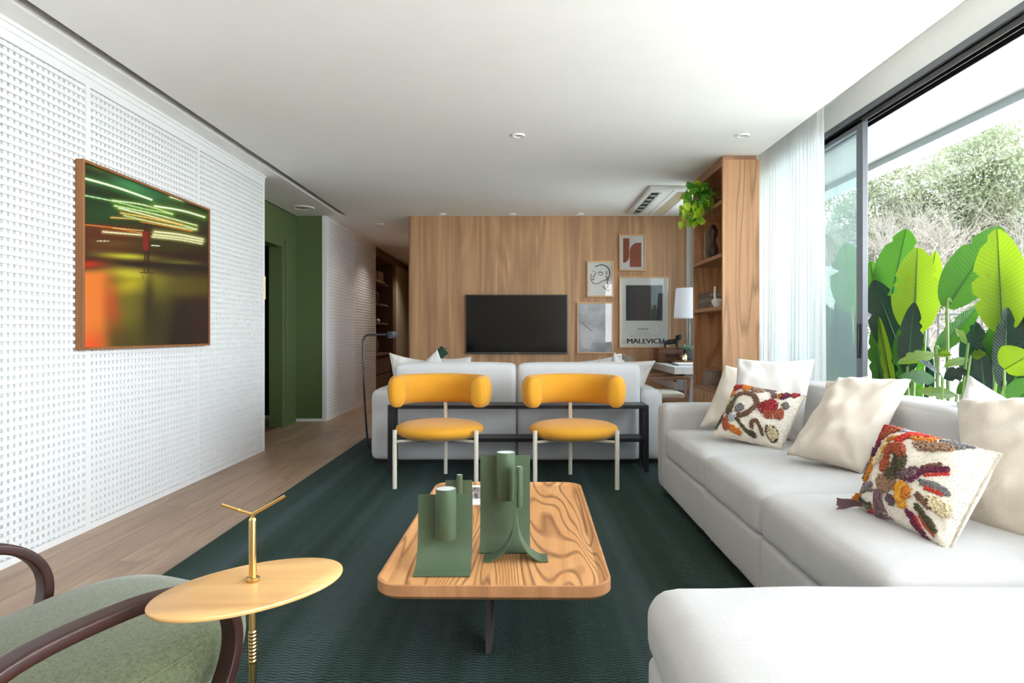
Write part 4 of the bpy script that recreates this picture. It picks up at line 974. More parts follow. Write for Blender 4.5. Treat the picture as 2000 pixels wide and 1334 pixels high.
MB().tube([W(*K(66, 975)), W(*K(175, 1068))], 0.006, 5).build('printed_shape', plain('grey_line', srgb(120, 120, 126), 0.7), p3)
p4 = frame('large white framed poster with a dark grey square and bold capitals', 1209.5, 540, 1309.5, 679.5)
flatpoly([K(507, 628), K(860, 628), K(860, 970), K(507, 970)], plain('slate_print', srgb(62, 66, 74), 0.6), p4)
sc_ = 8.742/1300
cxw = W(*K(675, 0)).x
text('SUPREMATISM', 0.021, W(*K(672, 1056), 8.745), p4, M['ink'], bold=0.0004, sx_=1.05)
MB().tube(catmull([W(*K(625, 1064)), W(*K(670, 1072)), W(*K(722, 1064))], 4), 0.0009, 4).build('printed_line', M['ink'], p4)
for yy, x0, x1 in ((1090, 545, 822), (1110, 545, 822), (1123, 545, 822)):
    if yy == 1090: text('EXPOSITION  D\u2019ART  MODERNE  ET  ABSTRAIT', 0.0095, W(*K(683, 1095), 8.745), p4, M['ink'], sx_=1.0)
    else: MB().box(W(*K(x0, yy)).x, W(*K(x1, yy)).x, 8.7440, 8.7455, W(*K(x0, yy+1.2)).z, W(*K(x0, yy)).z).build('printed_line', M['ink'], p4, smooth=False)
for dx_ in (0, 3.2, 6.0): text('MALEVICH', 0.092, W(*K(511+dx_, 1190), 8.745-dx_*0.00005), p4, M['ink'], bold=0, align='LEFT', sx_=1.15)
text('KASIMIR', 0.012, W(*K(492, 1190), 8.745), p4, M['ink'], align='LEFT', rz=PI/2)

# ------------------------------------------------------------------ desk corner
dk = thing('desk', 'pale grey wall desk behind the shelf unit', 'desk', (1.95, 7.9, 0))
MB().box(1.645, 2.30, 7.2, 8.755, 0.712, 0.79, 0.003, 1).build('desktop', M['desk'], dk, smooth=False)
MB().box(1.77, 2.30, 7.24, 7.29, 0, 0.712, 0.002, 1).build('side_support', M['desk_leg'], dk, smooth=False)
MB().box(1.72, 2.28, 7.4, 8.75, 0.52, 0.60, 0.002, 1).build('lower_shelf', M['desk'], dk, smooth=False)
ch = thing('desk_chair', 'wooden armchair with pale canvas back tucked under the desk', 'chair', (1.45, 7.6, 0))
wd_ = wood('chair_walnut', srgb(150, 110, 82), srgb(128, 90, 66), srgb(82, 54, 38), 'X', 1, 6, .3, .4)
can = fabric('canvas_cloth', srgb(206, 200, 184), 500)
for y_ in (7.02, 7.62):
    MB().sweep([(1.30, y_, 0.675), (1.75, y_, 0.685)], [(-.016, -.016), (.016, -.016), (.016, .016), (-.016, .016)], (0, 1, 0)).build('armrest', wd_, ch)
    MB().sweep([(1.755, y_, 0.69), (1.742, y_, 0.50), (1.70, y_, 0.0)], [(-.015, -.018), (.015, -.018), (.015, .018), (-.015, .018)], (0, 1, 0)).build('leg', wd_, ch)
    MB().sweep([(1.16, y_, 0.92), (1.30, y_, 0.50), (1.24, y_, 0.0)], [(-.015, -.018), (.015, -.018), (.015, .018), (-.015, .018)], (0, 1, 0)).build('leg', wd_, ch)
    MB().box(1.26, 1.73, y_-0.013, y_+0.013, 0.43, 0.475, 0.004).build('side_rail', wd_, ch)
soft_box(MB(), 1.27, 1.72, 7.05, 7.60, 0.46, 0.52, 0.02, (0, 0, 0.01), 0.001, 4).build('seat', can, ch)
P_ = []
for i in range(5):
    z_ = 0.78+0.035*i; P_.append([Vector((1.215-0.10*(1-(2*j/12-1)**2)-0.018*i, 7.0+0.64*j/12, z_)) for j in range(13)])
mb_ = MB(); mb_.grid(P_); mb_.grid([[p+Vector((-0.012, 0, 0)) for p in reversed(r)] for r in P_]); mb_.build('backrest', can, ch)
bx_ = thing('wooden_box', 'dark wooden box under the black figurine on the desk', 'box', (1.86, 8.45, 0.79))
MB().box(1.70, 2.02, 8.28, 8.62, 0.792, 0.955, 0.004, 2).build('body', M['deskwood'], bx_)
MB().box(1.695, 2.025, 8.275, 8.625, 0.957, 0.972, 0.004, 2).build('lid', M['deskwood'], bx_)
MB().box(1.78, 1.94, 8.276, 8.28, 0.86, 0.90, 0.001, 1).build('front_label', M['brown'], bx_)
fg = thing('animal_figurine', 'black carved four-legged animal figurine on the wooden box', 'figurine', (1.88, 8.4, 0.972))
blk = plain('black_carving', srgb(26, 24, 26), 0.5)
MB().tube(catmull([(1.80, 8.40, 1.035), (1.85, 8.40, 1.045), (1.92, 8.40, 1.055), (1.97, 8.40, 1.065)], 4), [0.018, .024, .027, .03, .032, .032, .030, .028, .03, .032, .032, .028, .015], 12).build('body', blk, fg)
MB().ball((1.975, 8.39, 1.105), 0.034, 12, 8, (1.1, 0.8, 1)).ball((1.945, 8.38, 1.118), 0.016).ball((1.995, 8.385, 1.13), 0.014).build('head', blk, fg)
for x_, y_ in ((1.79, 8.38), (1.81, 8.42), (1.94, 8.38), (1.96, 8.42)): MB().tube([(x_, y_, 1.04), (x_+0.004, y_, 0.973)], [0.014, 0.008], 8).build('leg', blk, fg)
MB().tube(catmull([(1.79, 8.4, 1.045), (1.765, 8.4, 1.04), (1.75, 8.4, 1.015)], 4), 0.006, 6).build('tail', blk, fg)
pp = thing('potted_succulent', 'green succulent in a square black pot on the desk', 'plant', (2.03, 8.12, 0.79))
MB().prism(rrect(1.975, 2.085, 8.06, 8.17, 0.012, 3), 0.826, 0.955).build('pot', plain('black_pot', srgb(34, 36, 42), 0.5), pp)
suc = leaf_mat('succulent_leaf', srgb(120, 156, 118), (0.3, 0.5, 0.2, 1), 3, 0.5, 0.2)
rs_ = random.Random(4); first = None
for cx_ in ((1.965, 8.08), (2.045, 8.10), (2.0, 8.15)):
    for k in range(13):
        a = rs_.uniform(0, 2*PI); el = rs_.uniform(0.4, 1.4); l_ = rs_.uniform(0.055, 0.085)
        if first is None:
            m_ = MB(); m_.tube([(0, 0, 0), (0, 0, 0.4), (0, 0, 0.8), (0, 0, 1)], [(0.05, 0.03), (0.12, 0.05), (0.09, 0.04), (0.01, 0.01)], 5); m_.uv = [(0, 0)]*len(m_.v)
            first = m_.build('leaf', suc); first.parent = pp; ob = first
        else: ob = child_copy(first, pp, name='leaf')
        ob.location = Vector((cx_[0], cx_[1], 0.955))-pp.location; ob.scale = (l_, l_, l_); ob.rotation_euler = (0, PI/2-el, a)
cj = thing('candle_jar', 'small gold candle jar with a pale label in front of the succulent', 'candle', (1.93, 7.95, 0.826))
MB().lathe([(0.001, 0), (0.034, 0), (0.038, 0.006), (0.038, 0.062), (0.034, 0.07), (0.027, 0.074), (0.027, 0.088), (0.001, 0.088)], (1.93, 7.95, 0.826), 24).build('jar', plain('gold_glass', srgb(196, 170, 112), 0.25, 0.6), cj)
MB().box(1.905, 1.93, 7.909, 7.912, 0.842, 0.872).build('label_band', M['paper'], cj)
MB().lathe([(0.029, 0.0745), (0.029, 0.09)], (1.93, 7.95, 0.826), 20).build('lid', plain('bronze_lid', srgb(90, 72, 50), 0.4, 0.6), cj)
bk_ = thing('brown_book', 'thick brown leather book under the candle jar', 'book', (1.93, 7.95, 0.79))
MB().box(1.80, 2.10, 7.84, 8.2, 0.791, 0.797).box(1.80, 2.10, 7.84, 8.2, 0.820, 0.8255).box(1.80, 1.806, 7.84, 8.2, 0.797, 0.820).build('cover', M['deskwood'], bk_, smooth=False)
MB().box(1.807, 2.095, 7.845, 8.195, 0.7972, 0.8198).build('pages', plain('old_pages', srgb(150, 110, 86), 0.8), bk_, smooth=False)
bw = thing('white_notebook', 'white notebook lying near the front edge of the desk', 'book', (1.9, 7.5, 0.79))
MB().box(1.74, 2.05, 7.42, 7.72, 0.791, 0.795).box(1.74, 2.05, 7.42, 7.72, 0.812, 0.816).build('cover', M['white'], bw, smooth=False)
MB().box(1.745, 2.045, 7.425, 7.715, 0.7952, 0.8118).build('pages', plain('grey_pages', srgb(170, 172, 176), 0.8), bw, smooth=False)
tl_ = thing('table_lamp', 'table lamp with a white drum shade standing on the desk', 'lamp', (2.06, 8.2, 0.79))
MB().lathe([(0.19, 1.345), (0.165, 1.71)], (2.06, 8.2, 0), 40).build('lamp_shade', M['shade'], tl_)
MB().lathe([(0.191, 1.340), (0.191, 1.348)], (2.06, 8.2, 0), 40).build('shade_rim', M['white'], tl_)
MB().lathe([(0.001, 0.791), (0.08, 0.791), (0.08, 0.806), (0.012, 0.815), (0.01, 1.5), (0.001, 1.5)], (2.06, 8.2, 0), 20).build('base', M['desk_leg'], tl_)
MB().ball((2.06, 8.2, 1.53), 0.03).build('lamp_bulb', M['bulb'], tl_)

# ------------------------------------------------------------------ shelf unit
su = thing('shelf_unit', 'tall wooden open shelf unit standing beside the curtain', 'shelf', (1.9, 6.3, 0))
UX0, UX1, UY0, UY1 = 1.737, 2.057, 5.79, 6.79
MB().box(UX0, UX1, UY0-0.02, UY0+0.012, 0, 2.662, 0.0015, 1).build('end_panel', M['shelfwood'], su, smooth=False)
MB().box(UX0+0.012, UX1-0.012, UY1, UY1+0.03, 0, CZ-0.002, 0.0015, 1).build('end_panel', M['shelfwood'], su, smooth=False)
MB().box(UX1-0.02, UX1, UY0+0.012, UY1, 0, 2.66).build('back_panel', M['shelfwood'], su, smooth=False)
MB().box(UX0+0.008, UX1-0.02, UY0, UY1, 2.615, CZ-0.002, 0.0015, 1).build('top_board', M['shelfwood_h'], su, smooth=False)
for z_ in (2.288, 1.825, 1.36, 0.612): MB().box(UX0+0.004, UX1-0.02, UY0+0.012, UY1, z_, z_+0.034, 0.0015, 1).build('shelf', M['shelfwood_h'], su, smooth=False)
for k in range(2): MB().box(UX0+0.002, UX0+0.02, UY0+0.016+k*0.49, UY0+0.50+k*0.49, 0.05, 0.608, 0.002, 1).build('door', M['shelfwood'], su, smooth=False)
# hanging plant
hp = thing('hanging_plant', 'trailing bright green plant in a woven basket on the top shelf', 'plant', (1.86, 6.2, 2.322))
wk = plain('wicker', srgb(150, 112, 72), 0.8, nz=0.2, scale=60)
bk2 = MB().lathe([(0.001, 0.0), (0.085, 0.0), (0.10, 0.02), (0.108, 0.15), (0.10, 0.16), (0.09, 0.15), (0.001, 0.13)], (1.84, 6.28, 2.324), 28).build('basket', wk, hp)
for k in range(8): MB().lathe([(0.102+0.0009*k, 0.012+k*0.018), (0.107+0.0009*k, 0.018+k*0.018), (0.102+0.0009*k, 0.024+k*0.018)], (1.84, 6.28, 2.324), 28).build('wicker_band', wk, bk2)
rs_ = random.Random(12); lv = []
for mt in ('lime', 'green', 'green', 'dark'):
    m_ = MB(); leaf_geo(m_, (0, 0, 0), (0, 0, -1), 0.85, (-1, -0.3, 0), nl=10, ns=4, rs=rs_, shape='heart', fold=0.25, droop=0.15); lv.append((m_, mt))
lv_obs = []
pm_lime = leaf_mat('pothos_lime', srgb(190, 226, 60), (0.75, 0.95, 0.12, 1), 8, 0.4, 0.4); pm_g = leaf_mat('pothos_green', srgb(80, 160, 50), (0.3, 0.7, 0.08, 1), 8, 0.35, 0.35)
for m_, mt in lv:
    o_ = m_.build('leaf', pm_lime if mt == 'lime' else pm_g, ang=80); o_.parent = hp; lv_obs.append(o_)
used = [False]*4
for k in range(190):
    # two masses: round crown in front of the shelf opening and a trailing fringe
    if k < 135:
        u = Vector((rs_.gauss(0, 1), rs_.gauss(0, 1), rs_.gauss(0, 1))).normalized()*rs_.uniform(0.5, 1)
        p = Vector((1.63+u.x*0.14, 6.2+u.y*0.15, 2.44+u.z*0.15)); idx = rs_.choice((1, 1, 2, 2, 3, 0))
        if u.z < -0.5: idx = rs_.choice((0, 1))
    else:
        p = Vector((rs_.uniform(1.47, 1.66), 6.1+rs_.uniform(-.12, .1), rs_.uniform(2.17, 2.34))); idx = rs_.choice((0, 0, 0, 1))
    if not used[idx]: ob = lv_obs[idx]; used[idx] = True
    else: ob = child_copy(lv_obs[idx], hp, name='leaf')
    s_ = rs_.uniform(0.055, 0.095); ob.scale = (s_, s_, s_); ob.location = p-hp.location
    ob.rotation_euler = (rs_.uniform(-0.9, 0.9), rs_.uniform(-0.9, 0.9), rs_.uniform(-1.4, 1.4))
for k in range(14):
    e = Vector((rs_.uniform(1.48, 1.72), 6.1+rs_.uniform(-.12, .12), rs_.uniform(2.2, 2.5)))
    MB().tube(catmull([(1.83, 6.28, 2.48), (1.76, 6.2+rs_.uniform(-.08, .08), 2.50), (1.70, e.y, 2.42), e], 4), 0.0022, 4).build('vine', LM['stalk'], hp)
# sculptures
MB_ = MB(); cpts = []
for k in range(60):
    a = 2*PI*k/60; r_ = 0.15*(1+0.09*math.cos(5*a+0.5)+0.04*math.cos(3*a)); cpts.append((r_*0.8*math.cos(a), r_*1.12*math.sin(a)))
n = len(cpts); vs = [(1.86+x*0.62, 6.58+x*0.3+s_, 2.022+z) for s_ in (-0.012, 0.012) for x, z in cpts]
MB_.add(vs, [tuple(range(n)), tuple(range(2*n-1, n-1, -1))]+[(i, n+i, n+(i+1) % n, (i+1) % n) for i in range(n)])
MB_.box(1.82, 1.90, 6.54, 6.62, 1.860, 1.88)
tag(MB_.build('disc_sculpture', plain('pale_stone_disc', srgb(188, 180, 152), 0.8, nz=0.06, scale=20)), 'pale scalloped stone disc sculpture behind the brown figure', 'sculpture')
bs = plain('brown_speckled', srgb(70, 48, 38), 0.35, nz=0.4, scale=70)
tag(MB().lathe([(0.001, 0), (0.04, 0.0), (0.05, 0.03), (0.062, 0.07), (0.055, 0.11), (0.032, 0.155), (0.03, 0.18), (0.05, 0.22), (0.055, 0.26), (0.04, 0.305), (0.02, 0.325), (0.001, 0.33)], (1.81, 6.32, 1.860), 24, 0.85, 1.1).build('brown_sculpture', bs), 'dark brown speckled hourglass sculpture on the shelf', 'sculpture')
cols = [srgb(122, 104, 96), srgb(140, 122, 112), srgb(104, 88, 80)]
for k in range(3):
    r = thing('old_book', ['worn taupe book at the bottom of the shelf stack', 'worn taupe book in the middle of the shelf stack', 'worn taupe book on top of the shelf stack'][k], 'book', (1.88, 6.45, 1.396+k*0.05), 'books on the shelf')
    z_ = 1.396+k*0.05; o_ = 0.006*(k % 2); mc = plain('book_cloth', cols[k], 0.9, nz=0.1)
    MB().box(1.76+o_, 2.02, 6.28, 6.66, z_, z_+0.004).box(1.76+o_, 2.02, 6.28, 6.66, z_+0.043, z_+0.047).box(1.76+o_, 1.765+o_, 6.28, 6.66, z_+0.004, z_+0.043).build('cover', mc, r, smooth=False)
    MB().box(1.766+o_, 2.012, 6.285, 6.655, z_+0.0042, z_+0.0428).build('pages', plain('aged_pages', srgb(176, 156, 140), 0.9), r, smooth=False)
wc_ = thing('white_ceramic', 'white ceramic sculpture with a tall arm on the book shelf', 'sculpture', (1.82, 6.0, 1.396))
MB().lathe([(0.001, 0), (0.035, 0.002), (0.055, 0.03), (0.058, 0.055), (0.045, 0.075), (0.001, 0.078)], (1.80, 6.12, 1.396), 22).build('bowl', M['white'], wc_)
MB().tube(catmull([(1.775, 6.12, 1.46), (1.77, 6.12, 1.52), (1.775, 6.12, 1.585)], 4), [(0.016, 0.012)]*9, 12).build('arm', M['white'], wc_)
tag(MB().tube(catmull([(1.77, 6.22, 1.410), (1.78, 6.15, 1.418), (1.80, 6.08, 1.420)], 4), [0.008, .013, .016, .018, .018, .016, .014, .012, .006], 10).build('shell_ornament', plain('rust_glaze', srgb(150, 88, 62), 0.4)), 'small rust-brown shell ornament lying in front of the shelf books', 'ornament')
bg_ = thing('taupe_basket', 'taupe basket with a thin handle on the lowest open shelf', 'basket', (1.84, 6.3, 0.646))
MB().lathe([(0.001, 0.0), (0.105, 0.0), (0.11, 0.01), (0.085, 0.135), (0.08, 0.14), (0.075, 0.13), (0.001, 0.06)], (1.86, 6.5, 0.648), 30).build('body', plain('taupe_felt', srgb(140, 126, 112), 0.85, nz=0.06), bg_)
MB().tube(catmull([(1.79, 6.48, 0.78), (1.80, 6.48, 0.81), (1.86, 6.48, 0.822), (1.92, 6.48, 0.80), (1.93, 6.48, 0.77)], 5), 0.005, 8).build('handle', plain('silver_handle', srgb(170, 168, 166), 0.3, 0.8), bg_)

# ------------------------------------------------------------------ sectional sofa on the window side
ss = thing('sectional_sofa', 'large white linen sectional sofa with chaise by the window', 'sofa', (1.5, 3.2, 0))
FX, BX, BK = 0.985, 1.86, 2.13
mods = [(3.645, 4.62), (2.785, 3.64), (1.80, 2.78)]
for k, (a, b) in enumerate(mods):
    bm_a = a; bm_b = b if k else 4.62
    soft_box(MB(), FX, BX+0.05, a+0.003, b-0.003, 0.293, 0.488, 0.045, (0.006, 0, 0.022), 0.004, seed=20+k).build('seat_cushion', M['sofa'], ss, ang=80)
    soft_box(MB(), FX+0.004, BX+0.02, a+0.003, b-0.003 if k else 4.845, 0.06, 0.300, 0.022, (0.004, 0, 0), 0.003, seed=30+k).build('base', M['sofa'], ss, ang=80)
    soft_box(MB(), BX-0.03, BK, a+0.003, (b if k else 4.845)-0.003, 0.06, 0.815, 0.06, (0.012, 0, 0.012), 0.004, seed=40+k).build('backrest', M['sofa'], ss, ang=80)
soft_box(MB(), FX-0.004, BX, 4.615, 4.85, 0.06, 0.652, 0.05, (0.004, 0.004, 0.006), 0.003, seed=50).build('arm', M['sofa'], ss, ang=80)
soft_box(MB(), 0.325, BK, 0.72, 1.795, 0.285, 0.485, 0.075, (0, 0, 0.02), 0.004, 12, seed=60).build('chaise_cushion', M['sofa'], ss, ang=80)
soft_box(MB(), 0.335, BK, 0.73, 1.79, 0.06, 0.30, 0.03, (0.004, 0, 0), 0.003, seed=61).build('chaise_base', M['sofa'], ss, ang=80)
soft_box(MB(), BX, BK+0.001, 0.62, 1.795, 0.06, 0.815, 0.06, (0.01, 0, 0.01), 0.003, seed=62).build('backrest', M['sofa'], ss, ang=80)
for x_, y_ in ((1.05, 4.75), (2.0, 4.75), (1.05, 3.66), (1.05, 2.80), (0.45, 1.7), (0.45, 0.85), (2.0, 0.85), (2.0, 2.8)):
    MB().tube([(x_, y_, 0.012), (x_, y_, 0.07)], 0.016, 10).build('foot', M['gunmetal'], ss)

g = 'cushions on the sectional sofa'
pillow('cushion', 'cream pillow partly hidden at the arm end of the sectional sofa', [at(1416, 713, 4.58), at(1500, 722, 4.60), at(1480, 842, 4.42), at(1366, 834, 4.38)], 0.14, M['pillow_beige'], 11, g)
pillow('cushion', 'large white square pillow standing behind the first tufted pillow', [at(1440, 700, 4.28), at(1592, 701, 4.10), at(1566, 868, 3.98), at(1420, 850, 4.15)], 0.17, M['pillow_white'], 12, g, wr=0.012)
pillow('cushion', 'beige pillow mostly hidden behind the slanted beige pillow in the sofa middle', [at(1615, 744, 3.95), at(1696, 733, 3.62), at(1740, 850, 3.45), at(1610, 858, 3.75)], 0.14, M['pillow_beige'], 13, g)
pillow('cushion', 'beige linen pillow leaning at a slant with a folded lower corner', [at(1640, 738, 3.50), at(1780, 740, 3.20), at(1682, 925, 3.02), at(1536, 888, 3.32)], 0.19, M['pillow_beige'], 14, g, wr=0.020, pinch=0.05)
pillow('cushion', 'pale pillow with a raised corner behind the big pillow at the near end', [at(1892, 732, 3.02), at(2010, 800, 2.85), at(1980, 930, 2.75), at(1848, 850, 2.96)], 0.15, M['pillow_white'], 15, g, wr=0.014)
pillow('cushion', 'big rumpled beige pillow behind the second tufted pillow, nearest the viewer', [at(1868, 785, 2.82), at(2150, 772, 2.36), at(2100, 1105, 1.95), at(1885, 1040, 2.32)], 0.22, M['pillow_beige'], 16, g, wr=0.022)

# tufted pillows
YC = {k: fabric('yarn_'+k, c, 900, 0.95, 0.12, 0.4) for k, c in dict(red=srgb(160, 36, 44), plum=srgb(110, 36, 66), rust=srgb(172, 84, 54), orange=srgb(206, 124, 36), mustard=srgb(222, 160, 50), brown=srgb(124, 90, 68), olive=srgb(84, 76, 52), grey=srgb(130, 124, 124), mauve=srgb(120, 92, 100), taupe=srgb(160, 126, 100), cream=srgb(222, 206, 170), scarlet=srgb(206, 52, 44), green=srgb(78, 78, 60), silver=srgb(178, 182, 194)).items()}
def tufted(name, label, co, thick, crop, zoom, corners, patches, tassels, seed, thing_group):
    root, rows, nrm = pillow(name, label, co, thick, M['pile'], seed, thing_group, root=thing(name, label, 'cushion', sum((Vector(c) for c in co), Vector())/4, thing_group), wr=0.006, pinch=0.04, n=30)
    rs = random.Random(seed); n = len(rows)-1
    cs = [Vector((c[0], c[1])) for c in corners]
    def to_uv(x, y):
        a = b = 0.5; p = Vector((x, y))
        for _ in range(12):
            f = cs[0]*(1-a)*(1-b)+cs[1]*a*(1-b)+cs[2]*a*b+cs[3]*(1-a)*b-p
            fa = (cs[1]-cs[0])*(1-b)+(cs[2]-cs[3])*b; fb = (cs[3]-cs[0])*(1-a)+(cs[2]-cs[1])*a
            det = fa.x*fb.y-fa.y*fb.x
            if abs(det) < 1e-6: break
            a -= (f.x*fb.y-f.y*fb.x)/det; b -= (fa.x*f.y-fa.y*f.x)/det
            a = max(-.05, min(1.05, a)); b = max(-.05, min(1.05, b))
        return a, b
    def surf(a, b):
        a = max(0, min(0.9999, a)); b = max(0, min(0.9999, b)); j = a*n; i = b*n; i0, j0 = int(i), int(j); fi, fj = i-i0, j-j0
        return (rows[i0][j0]*(1-fi)*(1-fj)+rows[i0][j0+1]*(1-fi)*fj+rows[i0+1][j0]*fi*(1-fj)+rows[i0+1][j0+1]*fi*fj)
    pr = (Vector(co[1])-Vector(co[0])).length/ (cs[1]-cs[0]).length   # metres per crop unit
    def loops(mb, p, r, big):
        ax = Vector((rs.gauss(0, 1), rs.gauss(0, 1), rs.gauss(0, 1))).normalized(); ax = (ax-nrm*ax.dot(nrm)).normalized()
        h = r*rs.uniform(1.0, 2.0)
        mb.tube([p-ax*r*0.5, p-ax*r*0.55+nrm*h*0.7, p+nrm*h, p+ax*r*0.55+nrm*h*0.7, p+ax*r*0.5], r*0.36, 4, cap=False)
    for (pts, wd, colr, dens) in patches:
        mb = MB(); path = catmull([(x, y, 0) for x, y in pts], 6) if len(pts) > 1 else [Vector((pts[0][0], pts[0][1], 0))]
        ln = sum((path[i+1]-path[i]).length for i in range(len(path)-1))+wd
        yr = max(8.0, min(15.0, wd*0.20)); cnt = int(ln*wd/(yr*yr)*1.5*dens)
        for k in range(cnt):
            q = path[rs.randrange(len(path))]; a_ = rs.uniform(0, 2*PI); rr = wd/2*math.sqrt(rs.random())
            u, v = to_uv(q.x+rr*math.cos(a_), q.y+rr*math.sin(a_)); loops(mb, surf(u, v), yr*pr*1.15, 0)
        mb.build('yarn_tuft', YC[colr], root, ang=80, label=None)
    for (pts, wd, colr) in tassels:
        mb = MB()
        P0 = [Vector((x, y, 0)) for x, y in pts]
        for k in range(26):
            off = rs.gauss(0, wd*0.28); off2 = rs.gauss(0, wd*0.45); Q = []
            for i, p in enumerate(P0):
                t = i/(len(P0)-1); dd = (P0[-1]-P0[0]).normalized(); pe = Vector((-dd.y, dd.x, 0))
                pp_ = p+pe*(off*(1-t)+off2*t); u, v = to_uv(pp_.x, pp_.y); s_ = surf(u, v)
                ex = 0
                # beyond the pillow edge: continue in the pillow plane
                cxp = cs[0]*(1-u)*(1-v)+cs[1]*u*(1-v)+cs[2]*u*v+cs[3]*(1-u)*v; dx = pp_.x-cxp.x; dy = pp_.y-cxp.y
                s_ = s_+Vector((dx*pr, 0, -dy*pr))+nrm*(0.008+0.006*math.sin(t*3+k))
                Q.append(s_)
            mb.tube(catmull(Q, 3), 0.0028, 4, cap=False)
        mb.build('tassel', YC[colr], root, ang=80)
    # shaggy pile
    mb = MB()
    for k in range(9500):
        if k % 3: u, v = rs.random(), rs.random()
        else:
            s_ = rs.random(); u, v = rs.choice(((s_, 0.0), (s_, 1.0), (1.0, s_), (1.0, s_), (0.0, s_)))
        p = surf(u, v); e = Vector((rs.gauss(0, 1), rs.gauss(0, 1), rs.gauss(0, 1)))*0.35
        edge = min(u, v, 1-u, 1-v)
        l_ = 0.0045 if edge > 0.05 else 0.010
        out = (p-(rows[n//2][n//2])).normalized() if edge < 0.05 else nrm
        d_ = (out*0.8+nrm*0.4+e).normalized(); q = p+d_*l_; s1 = d_.orthogonal().normalized()*0.0013; s2 = d_.cross(s1).normalized()*0.0013
        mb.add([p+s1, p-s1*0.5+s2, p-s1*0.5-s2, q], [(0, 1, 3), (1, 2, 3), (2, 0, 3)])
    mb.build('shaggy_pile', M['pile'], root, smooth=False, kind='stuff')
    return root
# crop frame of the first tufted pillow: x0=1380,y0=700, 6.25 per px
def fr1(cx, cy): return (cx, cy)
tufted('tufted_pillow', 'small cream pillow with colourful yarn tufts, farther of the two tufted ones',
    [at(1437, 753, 4.16), at(1573, 774, 3.92), at(1526, 880, 3.72), at(1394, 848, 4.00)], 0.14, None, None,
    [(356, 330), (1205, 465), (912, 1120), (90, 925)],
    [([(370, 420), (440, 390), (520, 350)], 90, 'red', 1.6), ([(530, 440), (560, 400)], 100, 'orange', 1.3), ([(620, 400), (700, 400)], 50, 'grey', 1), ([(740, 415), (850, 425)], 42, 'brown', 1.3),
     ([(640, 480), (700, 470)], 80, 'taupe', 1.3), ([(560, 455), (800, 470)], 30, 'grey', 1), ([(830, 500), (830, 560)], 60, 'mauve', 1.2), ([(870, 560), (910, 510)], 50, 'mustard', 1.6), ([(920, 560), (980, 520)], 75, 'plum', 1.4), ([(1040, 530), (1090, 490)], 75, 'red', 1.0),
     ([(320, 470), (310, 500)], 75, 'orange', 1.4), ([(270, 520), (240, 600)], 65, 'cream', 1.3),
     ([(400, 540), (480, 520), (560, 530), (630, 580), (650, 650), (600, 720), (530, 760), (450, 770)], 52, 'brown', 1.5), ([(620, 600), (640, 680), (560, 750)], 40, 'mauve', 1.0),
     ([(330, 620), (300, 690), (330, 720)], 70, 'olive', 1.5), ([(440, 690), (470, 690)], 90, 'grey', 1.2), ([(350, 780), (380, 800)], 70, 'silver', 1.2),
     ([(730, 700), (780, 680), (820, 670)], 130, 'red', 1.5), ([(740, 770), (880, 770), (900, 740)], 80, 'rust', 1.3), ([(940, 670), (980, 660)], 60, 'grey', 1.4),
     ([(290, 790), (280, 850), (320, 890)], 75, 'rust', 1.4), ([(350, 900), (440, 950)], 70, 'orange', 1.5), ([(430, 800), (500, 900), (530, 940)], 38, 'olive', 1.3),
     ([(590, 900), (590, 850), (640, 840), (680, 900), (690, 960)], 40, 'brown', 1.4), ([(560, 960), (600, 980)], 60, 'olive', 1.4), ([(800, 930), (820, 980)], 120, 'cream', 0.8), ([(755, 880), (740, 950), (790, 1030), (860, 1010), (870, 930), (820, 880)], 26, 'olive', 1.0),
     ([(150, 800), (220, 760)], 60, 'olive', 1.5), ([(195, 720), (215, 700)], 40, 'rust', 1.2)],
    [([(400, 545), (350, 620), (310, 690)], 50, 'olive'), ([(200, 780), (160, 830), (110, 860)], 50, 'green')], 31, 'tufted pillows')
